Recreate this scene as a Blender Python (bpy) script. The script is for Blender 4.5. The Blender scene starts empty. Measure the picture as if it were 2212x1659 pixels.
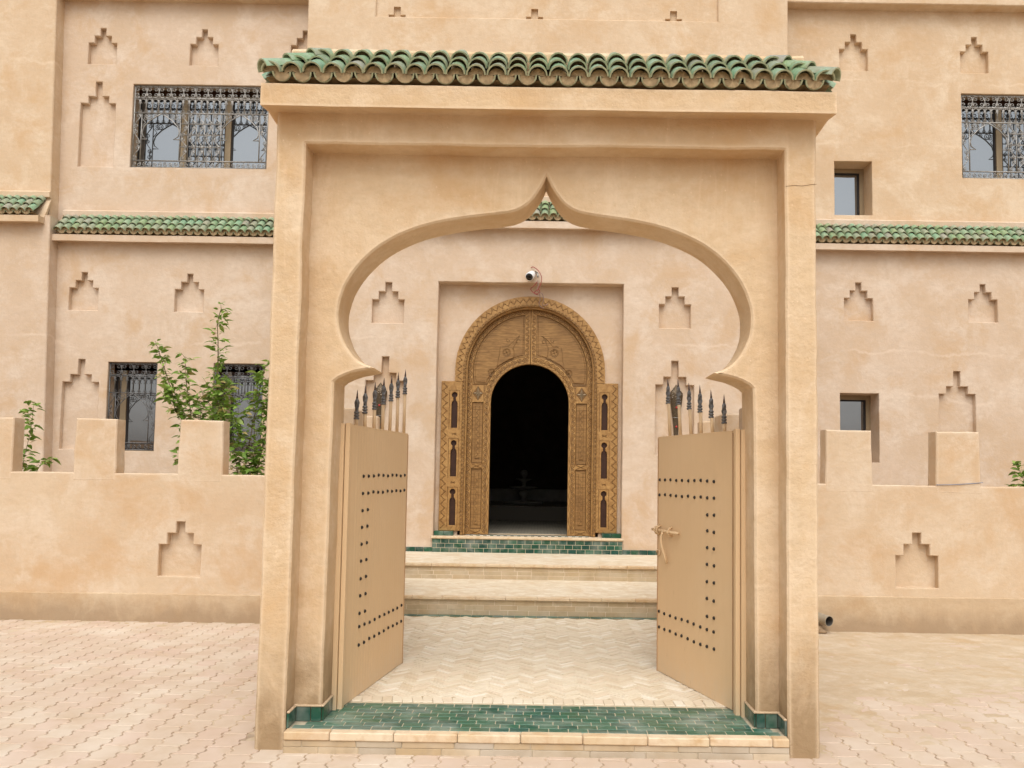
import bpy, bmesh, math, random
from mathutils import Vector, Matrix, noise
from mathutils.geometry import tessellate_polygon
R = math.radians
rnd = random.Random(7)
scene = bpy.context.scene
COL = scene.collection

# ------------------------------------------------------------------ camera, light
FPX, W = 1800.0, 2212.0
cam_d = bpy.data.cameras.new('camera')
cam_d.sensor_width = 36; cam_d.lens = 36*FPX/W
cam_d.shift_x = -(1165-1106)/W; cam_d.shift_y = (905-829.5)/W
cam_d.clip_end = 2000
cam = bpy.data.objects.new('camera', cam_d); COL.objects.link(cam)
pit = math.atan(117/FPX); rol = 0.0155
f = Vector((0, math.cos(pit), math.sin(pit))); r0 = Vector((1, 0, 0)); u0 = Vector((0, -math.sin(pit), math.cos(pit)))
rr = math.cos(rol)*r0 + math.sin(rol)*u0; uu = -math.sin(rol)*r0 + math.cos(rol)*u0
m = Matrix((rr, uu, -f)).transposed().to_4x4(); m.translation = (0, 0, 1.6)
cam.matrix_world = m
scene.camera = cam

world = bpy.data.worlds.new('World'); scene.world = world; world.use_nodes = True
SUN_EL, SUN_AZ = R(55), R(180)          # light from high behind the camera
nt = world.node_tree; bgn = nt.nodes['Background']
sky = nt.nodes.new('ShaderNodeTexSky'); sky.sky_type = 'NISHITA'; sky.sun_disc = False
sky.sun_elevation = SUN_EL; sky.sun_rotation = SUN_AZ; sky.air_density = 1.2; sky.dust_density = 4.0; sky.ozone_density = 1.0
hsv = nt.nodes.new('ShaderNodeHueSaturation'); hsv.inputs['Saturation'].default_value = 0.22
nt.links.new(sky.outputs[0], hsv.inputs['Color']); nt.links.new(hsv.outputs[0], bgn.inputs['Color'])
bgn.inputs['Strength'].default_value = 0.15
sun_d = bpy.data.lights.new('sun', 'SUN'); sun_d.energy = 0.8; sun_d.angle = R(45); sun_d.color = (1, .975, .935)
sun = bpy.data.objects.new('sun', sun_d); COL.objects.link(sun)
sun.rotation_euler = (R(90)-SUN_EL, 0, 0)   # shines towards +Y and down
sun.location = (0, -6, 12)
scene.view_settings.view_transform = 'Standard'; scene.view_settings.look = 'None'
scene.view_settings.gamma = 1; scene.view_settings.use_curve_mapping = False
scene.view_settings.exposure = 0.36
scene.render.engine = 'CYCLES'

# ------------------------------------------------------------------ material helpers
def newmat(name):
    m = bpy.data.materials.new(name); m.use_nodes = True
    n = m.node_tree.nodes; b = n['Principled BSDF']; b.inputs['Specular IOR Level'].default_value = .25
    return m, m.node_tree, b
class NT:
    def __init__(s, tree): s.t = tree; s.pos = None
    def n(s, typ, **kw):
        o = s.t.nodes.new(typ)
        for k, v in kw.items(): setattr(o, k, v)
        return o
    def link(s, a, b): s.t.links.new(a, b)
    def coord(s):
        if s.pos is None: s.pos = s.n('ShaderNodeNewGeometry').outputs['Position']
        return s.pos
    def objc(s): return s.n('ShaderNodeTexCoord').outputs['Object']
    def mapped(s, vec, scale=(1,1,1), loc=(0,0,0), rot=(0,0,0)):
        m = s.n('ShaderNodeMapping'); m.inputs['Scale'].default_value = scale; m.inputs['Location'].default_value = loc; m.inputs['Rotation'].default_value = rot
        s.link(vec, m.inputs['Vector']); return m.outputs[0]
    def noise(s, vec, scale, detail=4, rough=.55, dist=0):
        o = s.n('ShaderNodeTexNoise'); o.inputs['Scale'].default_value = scale; o.inputs['Detail'].default_value = detail
        o.inputs['Roughness'].default_value = rough; o.inputs['Distortion'].default_value = dist
        s.link(vec, o.inputs['Vector']); return o.outputs['Fac']
    def ramp(s, fac, stops, interp='LINEAR'):
        o = s.n('ShaderNodeValToRGB'); e = o.color_ramp.elements; o.color_ramp.interpolation = interp
        while len(e) < len(stops): e.new(.5)
        for i, (p, c) in enumerate(stops):
            e[i].position = p; e[i].color = (c, c, c, 1) if not hasattr(c, '__len__') else (*c, 1)
        s.link(fac, o.inputs[0]); return o.outputs[0]
    def mix(s, fac, a, b, mode='MIX'):
        o = s.n('ShaderNodeMix', data_type='RGBA', blend_type=mode)
        for sock, v in ((0, fac), (6, a), (7, b)):
            if hasattr(v, 'is_output'): s.link(v, o.inputs[sock])
            elif hasattr(v, '__len__'): o.inputs[sock].default_value = (*v, 1)
            else: o.inputs[sock].default_value = v
        return o.outputs[2]
    def math(s, op, a, b=0.0):
        o = s.n('ShaderNodeMath', operation=op)
        for i, v in enumerate((a, b)):
            if hasattr(v, 'is_output'): s.link(v, o.inputs[i])
            else: o.inputs[i].default_value = v
        return o.outputs[0]
    def bump(s, h, strength, dist, bsdf):
        o = s.n('ShaderNodeBump'); o.inputs['Strength'].default_value = strength; o.inputs['Distance'].default_value = dist
        s.link(h, o.inputs['Height']); s.link(o.outputs[0], bsdf.inputs['Normal'])
    def rand(s): return s.n('ShaderNodeObjectInfo').outputs['Random']

def plaster(name, base, dark, light, fleck=.5, streak=.0, stain=None, bump=.35, big=.55, vmul=1.0, wear=0, seams=()):
    """earthen render: soft cloudy blotches, trowel drags, straw flecks, chips"""
    m, t, b = newmat(name); k = NT(t); p = k.coord()
    n1 = k.noise(p, big*1.5, 7, .68, .25); n2 = k.noise(k.mapped(p, loc=(5.3, 1.7, 9.1)), big*3.4, 7, .7, .35)
    n3 = k.noise(k.mapped(p, (1.3, 1.3, 3.0)), 7, 5, .65)
    c = k.mix(k.ramp(n1, [(.40, 0), (.58, 1)]), dark, base)
    c = k.mix(k.ramp(n2, [(.47, 0), (.64, .95)]), c, light)
    c = k.mix(k.math('MULTIPLY', k.ramp(n3, [(.45, 0), (.75, .5)]), vmul), c, [x*.86 for x in base])
    # rusty cloud patches with ragged edges
    n4 = k.noise(k.mapped(p, loc=(11, 3, 2)), big*2.6, 7, .66, .3)
    c = k.mix(k.ramp(n4, [(.52, 0), (.66, .75)]), c, [dark[0]*.97, dark[1]*.90, dark[2]*.80])
    n5 = k.noise(k.mapped(p, loc=(1, 9, 4)), 16, 5, .7)
    c = k.mix(k.ramp(n5, [(.5, 0), (.72, .2)]), c, [dark[0]*.9, dark[1]*.82, dark[2]*.72])
    # straw flecks
    v = k.n('ShaderNodeTexVoronoi'); v.inputs['Scale'].default_value = 26
    k.link(k.mapped(p, (1, 1, 2.2), rot=(.3, .5, .2)), v.inputs['Vector'])
    c = k.mix(k.math('MULTIPLY', k.ramp(v.outputs['Distance'], [(.05, 1), (.10, 0)]), fleck*.5), c, [x*.55 for x in base])
    v2 = k.n('ShaderNodeTexVoronoi'); v2.inputs['Scale'].default_value = 19
    k.link(k.mapped(p, (1, 1, .8), loc=(3, 3, 3), rot=(.1, .9, .4)), v2.inputs['Vector'])
    c = k.mix(k.math('MULTIPLY', k.ramp(v2.outputs['Distance'], [(.04, 1), (.09, 0)]), fleck*.5), c, [min(1, x*1.3) for x in light])
    if streak:
        s = k.noise(k.mapped(p, (5, 5, .55)), 2.2, 5, .7, .5)
        c = k.mix(k.math('MULTIPLY', k.ramp(s, [(.56, 0), (.66, 1)]), streak), c, [min(1, x*1.16) for x in light])
        s2 = k.noise(k.mapped(p, (7, 7, .5), loc=(4, 0, 1)), 1.8, 4, .6, .3)
        c = k.mix(k.math('MULTIPLY', k.ramp(s2, [(.55, 0), (.72, 1)]), streak*.55), c, [x*.8 for x in dark])
    if stain:
        z0, z1, col, amt = stain
        sp = k.n('ShaderNodeSeparateXYZ'); k.link(p, sp.inputs[0])
        mr = k.n('ShaderNodeMapRange'); mr.inputs[1].default_value = z0; mr.inputs[2].default_value = z1; mr.inputs[3].default_value = 1; mr.inputs[4].default_value = 0
        k.link(sp.outputs[2], mr.inputs[0])
        sn = k.noise(k.mapped(p, (1, 1, .6)), 4.5, 5, .65, .5)
        sm = k.ramp(k.math('MULTIPLY', mr.outputs[0], k.math('MULTIPLY', sn, 1.8)), [(.16, 0), (.72, 1)])
        c = k.mix(k.math('MULTIPLY', sm, amt), c, col)
    if seams:   # day joints of the render coats: ragged pale lines
        sp_ = k.n('ShaderNodeSeparateXYZ'); k.link(p, sp_.inputs[0]); zn = k.math('MULTIPLY', k.noise(p, 1.1, 6, .62), .55)
        gate_ = k.ramp(k.noise(k.mapped(p, loc=(2, 2, 2)), .9, 3, .5), [(.46, 0), (.56, 1)])
        for z_ in seams:
            d_ = k.math('ABSOLUTE', k.math('SUBTRACT', k.math('SUBTRACT', sp_.outputs[2], zn), z_-.275))
            c = k.mix(k.math('MULTIPLY', k.ramp(d_, [(.0, .5), (.03, 0)]), gate_), c, [min(1, x*1.08) for x in light])
    if wear:    # rubbed, paler arrises
        bv = k.n('ShaderNodeBevel', samples=4); bv.inputs['Radius'].default_value = .035
        g_ = k.n('ShaderNodeNewGeometry'); vm = k.n('ShaderNodeVectorMath', operation='DOT_PRODUCT')
        k.link(bv.outputs[0], vm.inputs[0]); k.link(g_.outputs['True Normal'], vm.inputs[1])
        em = k.ramp(k.math('ADD', vm.outputs['Value'], k.math('MULTIPLY', k.noise(p, 9, 4, .65), .22)), [(.97, 1), (1.07, 0)])
        c = k.mix(k.math('MULTIPLY', em, wear), c, [min(1, x*1.1) for x in light])
    k.link(c, b.inputs['Base Color']); b.inputs['Roughness'].default_value = .93; b.inputs['Specular IOR Level'].default_value = .12
    h = k.math('ADD', k.math('MULTIPLY', k.noise(p, 5, 4, .6), 1.6), k.math('ADD', k.math('MULTIPLY', k.noise(p, 38, 4, .7), .35), k.math('MULTIPLY', k.noise(k.mapped(p, (1, 1, 2.5)), 120, 2, .6), .12)))
    k.bump(h, bump, .02, b)
    return m

def pieces(name, cols, rough=.8, spec=.2, noise_scale=14, dirt=(.35, .27, .18), dirt_amt=.35, bump=.3, attr=False, grime=None):
    """one colour of the ramp per object, cloudy wear on top"""
    m, t, b = newmat(name); k = NT(t); p = k.coord()
    r = k.n('ShaderNodeAttribute', attribute_name='rnd').outputs['Fac'] if attr else k.rand(); n = len(cols)
    c = k.ramp(r, [(i/max(1, n), c) for i, c in enumerate(cols)], 'CONSTANT')
    nn = k.noise(p, noise_scale, 5, .65, .4)
    c = k.mix(k.math('MULTIPLY', k.ramp(nn, [(.45, 0), (.7, 1)]), dirt_amt), c, dirt)
    n2 = k.noise(p, noise_scale*.35, 3, .5)
    c = k.mix(k.ramp(n2, [(.4, 0), (.7, .35)]), c, k.mix(.5, c, (.95, .9, .8)))
    if grime: c = k.mix(k.math('MULTIPLY', k.ramp(k.noise(k.mapped(p, loc=(8, 2, 5)), grime[0], 5, .6, .5), [(.46, 0), (.64, 1)]), grime[1]), c, grime[2])
    k.link(c, b.inputs['Base Color']); b.inputs['Roughness'].default_value = rough; b.inputs['Specular IOR Level'].default_value = spec
    k.bump(k.noise(p, noise_scale*4, 4, .6), bump, .004, b)
    return m

def simple(name, col, rough=.6, metal=0, spec=.3, var=.25, scale=20, bump=.15):
    m, t, b = newmat(name); k = NT(t); p = k.coord()
    c = k.mix(k.ramp(k.noise(p, scale, 4, .6), [(.3, 0), (.75, 1)]), [x*(1-var) for x in col], [min(1, x*(1+var*.6)) for x in col])
    k.link(c, b.inputs['Base Color']); b.inputs['Roughness'].default_value = rough; b.inputs['Metallic'].default_value = metal; b.inputs['Specular IOR Level'].default_value = spec
    if bump: k.bump(k.noise(p, scale*5, 3), bump, .003, b)
    return m

M = {}
M['gate'] = plaster('ochre_render_gateway', (.66, .485, .302), (.615, .43, .252), (.72, .56, .385), .8, .18, (0.0, .9, (.33, .225, .125), .95), bump=.6, wear=.7)
M['house'] = plaster('pink_render_house', (.62, .48, .355), (.58, .43, .295), (.675, .55, .43), .25, .05, seams=(2.82, 3.45))
M['house_up'] = plaster('ochre_render_upper', (.635, .48, .325), (.59, .425, .27), (.69, .55, .395), .25, .06, seams=(6.72, 7.75))
M['garden'] = plaster('ochre_render_garden', (.615, .47, .32), (.575, .41, .26), (.665, .535, .395), .4, .06, wear=.5)
M['plinth'] = plaster('cement_plinth', (.53, .39, .25), (.47, .335, .205), (.58, .45, .305), .3, .12, (0.0, .32, (.34, .24, .15), .8))
M['soffit'] = M['gate']
M['sand'] = plaster('blown_sand', (.56, .445, .31), (.52, .40, .265), (.62, .51, .38), .3, 0, None, .5, 1.2)
M['joint'] = simple('joint_sand', (.49, .375, .265), .95, 0, .05, .3, 9, .4)
PV = dict(cols=[(.58, .46, .35), (.59, .475, .365), (.57, .435, .33), (.585, .445, .345), (.60, .49, .38), (.57, .44, .335)], rough=.92, spec=.1, noise_scale=6, dirt=(.49, .36, .225), dirt_amt=.5, bump=.35, grime=(.8, .5, (.55, .42, .315)))
M['paver'] = pieces('concrete_paver', **PV); M['paverfar'] = pieces('concrete_paver_field', attr=True, **PV)
FL = dict(cols=[(.70, .61, .46), (.72, .64, .495), (.67, .575, .43), (.715, .635, .49), (.78, .72, .60), (.65, .545, .395), (.725, .645, .505), (.70, .595, .45)], rough=.75, spec=.2, noise_scale=11, dirt=(.56, .45, .30), dirt_amt=.3)
M['floor'] = pieces('bejmat_brick', **FL); M['floorfar'] = pieces('bejmat_brick_field', attr=True, **FL)
M['floorbase'] = simple('floor_mortar', (.50, .38, .235), .95, 0, .05, .25, 8, .3)
M['tread'] = plaster('pale_tread', (.72, .62, .465), (.65, .53, .37), (.79, .71, .575), .3, 0, None, .3, 2.2)
M['riser'] = pieces('riser_brick', [(.50, .39, .245), (.515, .405, .255), (.48, .375, .235), (.50, .38, .235), (.52, .42, .28)], .85, .15, 9, (.34, .25, .15), .5)
M['frontriser'] = pieces('front_riser_brick', [(.50, .375, .235), (.45, .36, .25), (.48, .35, .205), (.43, .35, .255), (.52, .40, .26), (.47, .33, .18)], .85, .15, 11, (.38, .29, .19), .6)
M['nosing'] = pieces('nosing_stone', [(.62, .47, .29), (.66, .52, .34), (.60, .43, .25), (.68, .53, .35)], .8, .2, 12, (.48, .27, .11), .6)
M['grout'] = simple('pale_grout', (.55, .475, .34), .95, 0, .05, .2, 20, .2)
GREENS = [(.008, .062, .036), (.011, .08, .047), (.007, .05, .034), (.015, .10, .052), (.009, .066, .047), (.014, .074, .037), (.009, .055, .04)]
M['zellige'] = pieces('green_glazed_brick', GREENS, .25, .4, 20, (.05, .10, .075), .4, .25)
M['zfloor'] = pieces('green_glazed_floor_brick', [(.02, .105, .066), (.027, .122, .076), (.017, .088, .06), (.033, .135, .082), (.025, .108, .083), (.035, .118, .066)], .34, .35, 16, (.14, .18, .13), .4, .25)
def roofmat():
    m, t, b = newmat('green_glazed_roof_tile'); k = NT(t); p = k.coord(); r = k.rand()
    c = k.ramp(r, [(0, (.20, .32, .165)), (.18, (.26, .38, .23)), (.34, (.21, .30, .175)), (.48, (.29, .325, .215)), (.6, (.20, .36, .215)), (.72, (.30, .30, .215)), (.82, (.24, .34, .16)), (.92, (.32, .30, .24))], 'CONSTANT')
    n = k.noise(p, 34, 5, .7, .5); n2 = k.noise(p, 9, 4, .6, .6)
    c = k.mix(k.ramp(n, [(.45, 0), (.68, .7)]), c, (.40, .44, .33))
    c = k.mix(k.ramp(n2, [(.52, 0), (.7, .55)]), c, (.21, .165, .10))
    c = k.mix(k.ramp(k.noise(k.mapped(p, loc=(4, 7, 1)), 15, 4, .6), [(.56, 0), (.7, .5)]), c, (.19, .37, .24))
    k.link(c, b.inputs['Base Color']); b.inputs['Roughness'].default_value = .33; b.inputs['Specular IOR Level'].default_value = .45
    k.bump(n, .25, .004, b); return m
M['roof'] = roofmat()
M['rim'] = simple('bare_clay_rim', (.42, .435, .27), .7, 0, .2, .3, 30)
M['mortar'] = simple('clay_mortar', (.40, .29, .165), .95, 0, .05, .4, 24, .5)
M['steel'] = simple('tan_painted_steel', (.655, .465, .265), .5, 0, .3, .03, 3, 0)
def steelmat():
    m, t, b = newmat('tan_painted_steel'); k = NT(t); p = k.coord()
    c = k.mix(k.ramp(k.noise(k.mapped(p, (9, 9, .7)), 3, 5, .6), [(.42, 0), (.7, .10)]), (.70, .495, .285), (.60, .41, .22))
    c = k.mix(k.ramp(k.noise(p, 2.2, 5, .6), [(.5, 0), (.7, .22)]), c, (.74, .55, .345))
    sp = k.n('ShaderNodeSeparateXYZ'); k.link(p, sp.inputs[0]); mr = k.n('ShaderNodeMapRange'); mr.inputs[1].default_value = .10; mr.inputs[2].default_value = .42; mr.inputs[3].default_value = 1; mr.inputs[4].default_value = 0; k.link(sp.outputs[2], mr.inputs[0])
    c = k.mix(k.ramp(k.math('MULTIPLY', mr.outputs[0], k.math('MULTIPLY', k.noise(p, 14, 5, .7), 1.6)), [(.25, 0), (.9, .5)]), c, (.62, .50, .35))     # dried splash dust
    c = k.mix(k.ramp(k.noise(k.mapped(p, (30, 30, 5)), 2, 4, .7), [(.66, 0), (.74, .5)]), c, (.44, .27, .15))       # scuffs to the primer
    k.link(c, b.inputs['Base Color']); b.inputs['Roughness'].default_value = .5; k.bump(k.noise(p, 30, 3), .06, .003, b); return m
M['steel'] = steelmat()
M['steelpink'] = simple('pinkish_primer_steel', (.47, .28, .15), .55, 0, .25, .12, 9, .05)
M['stud'] = simple('dark_iron_stud', (.05, .042, .036), .42, .6, .4, .4, 60)
M['iron'] = simple('wrought_iron_blue_black', (.19, .185, .18), .42, .5, .4, .5, 60)
M['spiketip'] = simple('rusty_spike_tip', (.16, .115, .10), .5, .5, .3, .4, 60)
M['grille'] = simple('galvanised_wrought_iron', (.36, .34, .31), .45, .65, .4, .5, 40, 0)
M['grilled'] = simple('dark_wrought_iron', (.17, .165, .16), .5, .55, .4, .5, 40, 0)
M['alu'] = simple('taupe_window_frame', (.30, .225, .135), .45, .2, .4, .08, 5, 0)
M['gasket'] = simple('dark_gasket', (.025, .02, .018), .6, 0, .3, .2, 5, 0)
M['brass'] = simple('pierced_brass', (.12, .085, .05), .5, .6, .4, .6, 90, .4)
M['pierce'] = simple('lamp_piercing', (.62, .52, .42), .8, 0, .1, .2, 50, 0)
M['redglass'] = simple('red_glass_bead', (.42, .04, .03), .15, 0, .6, .1, 20, 0)
M['white'] = simple('white_camera_shell', (.78, .78, .76), .35, 0, .4, .04, 10, 0)
M['black'] = simple('black_lens_glass', (.012, .012, .012), .15, 0, .6, .1, 10, 0)
M['wire_red'] = simple('red_wire', (.35, .08, .07), .6, 0, .3, .1, 10, 0)
M['wire_grey'] = simple('grey_pink_wire', (.36, .24, .22), .6, 0, .3, .1, 10, 0)
M['cable'] = simple('blue_grey_cable', (.20, .24, .34), .6, 0, .3, .1, 10, 0)
M['pvc'] = simple('grey_pvc_pipe', (.34, .29, .215), .55, 0, .3, .15, 14, .05)
M['pipein'] = simple('pipe_inside', (.10, .09, .08), .8, 0, .1, .2, 14, 0)
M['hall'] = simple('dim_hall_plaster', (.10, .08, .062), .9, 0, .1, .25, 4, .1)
M['marble'] = simple('grey_marble', (.24, .23, .20), .5, 0, .35, .2, 8, .1)
def woodmat(name, light, dark, sc=(1, 1, 14)):
    m, t, b = newmat(name); k = NT(t); p = k.coord()
    n = k.noise(k.mapped(p, sc), 4.5, 5, .65, 1.2); n2 = k.noise(p, 2.6, 4, .6)
    c = k.mix(k.ramp(n, [(.36, 0), (.62, 1)]), dark, light)
    c = k.mix(k.ramp(n2, [(.45, 0), (.7, .5)]), c, dark)
    k.link(c, b.inputs['Base Color']); b.inputs['Roughness'].default_value = .5; b.inputs['Specular IOR Level'].default_value = .3
    k.bump(n, .25, .006, b); return m
M['wood'] = woodmat('varnished_cedar', (.36, .20, .068), (.17, .085, .027))
M['woodh'] = woodmat('varnished_cedar_frame', (.43, .245, .085), (.28, .145, .045), (3, 3, 3))
M['carve'] = simple('dark_stained_groove', (.19, .098, .032), .6, 0, .25, .3, 20, 0)
M['wood_shade_dk'] = simple('dark_wood_and_shade', (.045, .018, .009), .6, 0, .3, .3, 9, 0)  # shutter boxes, and painted shade behind the screen keyholes
def glassmat(name, refl, tint, dark):
    m, t, b = newmat(name); k = NT(t)
    b.inputs['Base Color'].default_value = (*dark, 1); b.inputs['Roughness'].default_value = .3
    g = k.n('ShaderNodeBsdfGlossy'); g.inputs['Color'].default_value = (*tint, 1); g.inputs['Roughness'].default_value = .015
    p = k.coord(); bp = k.n('ShaderNodeBump'); bp.inputs['Strength'].default_value = .04; bp.inputs['Distance'].default_value = .05
    k.link(k.noise(p, 1.6, 2), bp.inputs['Height']); k.link(bp.outputs[0], g.inputs['Normal'])
    mx = k.n('ShaderNodeMixShader'); mx.inputs[0].default_value = refl
    k.link(b.outputs[0], mx.inputs[1]); k.link(g.outputs[0], mx.inputs[2])
    k.link(mx.outputs[0], t.nodes['Material Output'].inputs['Surface']); return m
M['glass'] = glassmat('reflective_window_glass', .27, (.90, .96, 1.0), (.03, .03, .03))
M['glassd'] = glassmat('dark_window_glass', .2, (.95, .97, 1.0), (.035, .03, .026))
def leafmat():
    m, t, b = newmat('leaf_green'); k = NT(t); r = k.rand()
    c = k.ramp(r, [(0, (.15, .26, .04)), (.22, (.24, .38, .065)), (.45, (.18, .30, .055)), (.65, (.30, .44, .09)), (.85, (.36, .48, .115)), (.93, (.44, .34, .13))], 'CONSTANT')
    k.link(c, b.inputs['Base Color']); b.inputs['Roughness'].default_value = .42; b.inputs['Specular IOR Level'].default_value = .4
    tr = k.n('ShaderNodeBsdfTranslucent'); k.link(k.mix(.5, c, (.2, .32, .05)), tr.inputs['Color'])
    mx = k.n('ShaderNodeMixShader'); mx.inputs[0].default_value = .35
    k.link(b.outputs[0], mx.inputs[1]); k.link(tr.outputs[0], mx.inputs[2]); k.link(mx.outputs[0], t.nodes['Material Output'].inputs['Surface']); return m
M['leaf'] = leafmat()
M['stem'] = simple('shrub_bark', (.17, .13, .06), .8, 0, .2, .35, 40)

# ------------------------------------------------------------------ mesh helpers
WL = {}
def link(o, parent=None, local=False):
    COL.objects.link(o)
    wl = Vector(o.location)
    if parent:
        o.parent = parent
        if not local: o.location = wl - WL[parent.name]
    WL[o.name] = wl
    return o
def thing(name, loc, label, cat, group=None, rotz=0):
    o = bpy.data.objects.new(name, None); o.location = loc; o.rotation_euler = (0, 0, rotz); o.empty_display_size = .2
    link(o); o['label'] = label; o['category'] = cat; o['kind'] = 'thing'
    if group: o['group'] = group
    return o
def tag(o, label=None, cat=None, group=None, kind=None):
    if label: o['label'] = label
    if cat: o['category'] = cat
    if group: o['group'] = group
    if kind: o['kind'] = kind
    return o
class MB:
    def __init__(s): s.v = []; s.f = []; s.mi = []; s.sm = []; s.rn = []; s.cur = 0.0
    def add(s, vs, fs, mi=0, smooth=False):
        o = len(s.v); s.v += [tuple(v) for v in vs]
        for fc in fs: s.f.append(tuple(i+o for i in fc)); s.mi.append(mi); s.sm.append(smooth); s.rn.append(s.cur)
    def box(s, x0, x1, y0, y1, z0, z1, mi=0, c=0.0):
        if c <= 0:
            v = [(x, y, z) for z in (z0, z1) for y in (y0, y1) for x in (x0, x1)]
            s.add(v, [(0, 2, 3, 1), (4, 5, 7, 6), (0, 1, 5, 4), (2, 6, 7, 3), (0, 4, 6, 2), (1, 3, 7, 5)], mi)
        else:   # small chamfer all round (24 verts)
            bm = bmesh.new(); bmesh.ops.create_cube(bm, size=1)
            for v in bm.verts: v.co = Vector(((x0+x1)/2+v.co.x*(x1-x0), (y0+y1)/2+v.co.y*(y1-y0), (z0+z1)/2+v.co.z*(z1-z0)))
            bmesh.ops.bevel(bm, geom=bm.edges[:], offset=c, segments=1, affect='EDGES')
            bm.verts.index_update(); s.add([v.co.copy() for v in bm.verts], [[v.index for v in fc.verts] for fc in bm.faces], mi); bm.free()
    def tube(s, pts, rad, sides=5, mi=0, cap=True, smooth=True):
        pts = [Vector(p) for p in pts]; n = len(pts)
        rads = rad if hasattr(rad, '__len__') else [rad]*n
        vs = []; up = None
        for i, p in enumerate(pts):
            d = (pts[min(i+1, n-1)]-pts[max(i-1, 0)]); d = d.normalized() if d.length > 1e-9 else Vector((0, 0, 1))
            if up is None: up = d.orthogonal().normalized()
            a = (up - d*up.dot(d)); a = a.normalized() if a.length > 1e-6 else d.orthogonal().normalized(); up = a
            b = d.cross(a)
            for q in range(sides):
                t = 2*math.pi*q/sides; vs.append(p+(a*math.cos(t)+b*math.sin(t))*rads[i])
        fs = [(i*sides+q, i*sides+(q+1) % sides, (i+1)*sides+(q+1) % sides, (i+1)*sides+q) for i in range(n-1) for q in range(sides)]
        if cap: fs += [tuple(range(sides))[::-1], tuple((n-1)*sides+q for q in range(sides))]
        s.add(vs, fs, mi, smooth)
    def lathe(s, prof, c=(0, 0, 0), seg=12, mi=0, axis='z', smooth=True):
        vs = []
        for (r, h) in prof:
            for q in range(seg):
                t = 2*math.pi*q/seg; a, b = r*math.cos(t), r*math.sin(t)
                v = (a, b, h) if axis == 'z' else ((a, h, b) if axis == 'y' else (h, a, b))
                vs.append(Vector(v)+Vector(c))
        n = len(prof)
        fs = [(i*seg+q, i*seg+(q+1) % seg, (i+1)*seg+(q+1) % seg, (i+1)*seg+q) for i in range(n-1) for q in range(seg)]
        fs += [tuple(range(seg))[::-1], tuple((n-1)*seg+q for q in range(seg))]
        s.add(vs, fs, mi, smooth)
    def prism(s, pts, y0, y1, mi=0, c=0.0):
        """polygon in x,z extruded from y0 (front) to y1, with a chamfered front edge"""
        extrude(s, pts, [], y0, y1, mi, c)
    def mesh(s, name, mats):
        me = bpy.data.meshes.new(name); me.from_pydata(s.v, [], s.f)
        for m_ in (mats if isinstance(mats, (list, tuple)) else [mats]): me.materials.append(m_)
        me.polygons.foreach_set('material_index', s.mi); me.polygons.foreach_set('use_smooth', s.sm)
        if any(s.rn): me.attributes.new('rnd', 'FLOAT', 'FACE').data.foreach_set('value', s.rn)
        me.update()
        return me
    def build(s, name, mats, parent=None, loc=(0, 0, 0), local=False):
        o = bpy.data.objects.new(name, s.mesh(name, mats)); o.location = loc
        return link(o, parent, local)
def area(p): return sum(p[i][0]*p[(i+1) % len(p)][1]-p[(i+1) % len(p)][0]*p[i][1] for i in range(len(p)))/2
def offset(p, d):
    """offset a closed (x,z) polygon outward by d"""
    sgn = 1 if area(p) > 0 else -1; n = len(p); out = []
    for i in range(n):
        a, b, c = Vector(p[i-1]), Vector(p[i]), Vector(p[(i+1) % n])
        e1 = (b-a); e2 = (c-b)
        if e1.length < 1e-9 or e2.length < 1e-9: out.append(tuple(b)); continue
        e1.normalize(); e2.normalize()
        n1 = Vector((e1.y, -e1.x))*sgn; n2 = Vector((e2.y, -e2.x))*sgn
        k = n1+n2
        k = k.normalized()*(min(2.0, 1/max(.5, k.length/2))) if k.length > 1e-6 else n1
        out.append(tuple(b+k*d))
    return out
def wob(p, step=.12, amp=.003, seed=0, closed=True):
    """hand-trowelled edge: subdivide and shift by smooth noise"""
    out = []; n = len(p)
    for i in range(n):
        a, b = Vector(p[i]), Vector(p[(i+1) % n]); L = (b-a).length; k = max(1, int(L/step))
        for q in range(k): out.append(a.lerp(b, q/k))
    res = []
    for v in out:
        s = Vector((v.x*3.1+seed*7.7, v.y*3.1, seed*3.3)); s2 = s*4.3
        res.append((v.x+amp*(noise.noise(s)*1.6+noise.noise(s2)*.6), v.y+amp*(noise.noise(s+Vector((9, 4, 2)))*1.6+noise.noise(s2+Vector((3, 8, 1)))*.6)))
    return res
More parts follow.
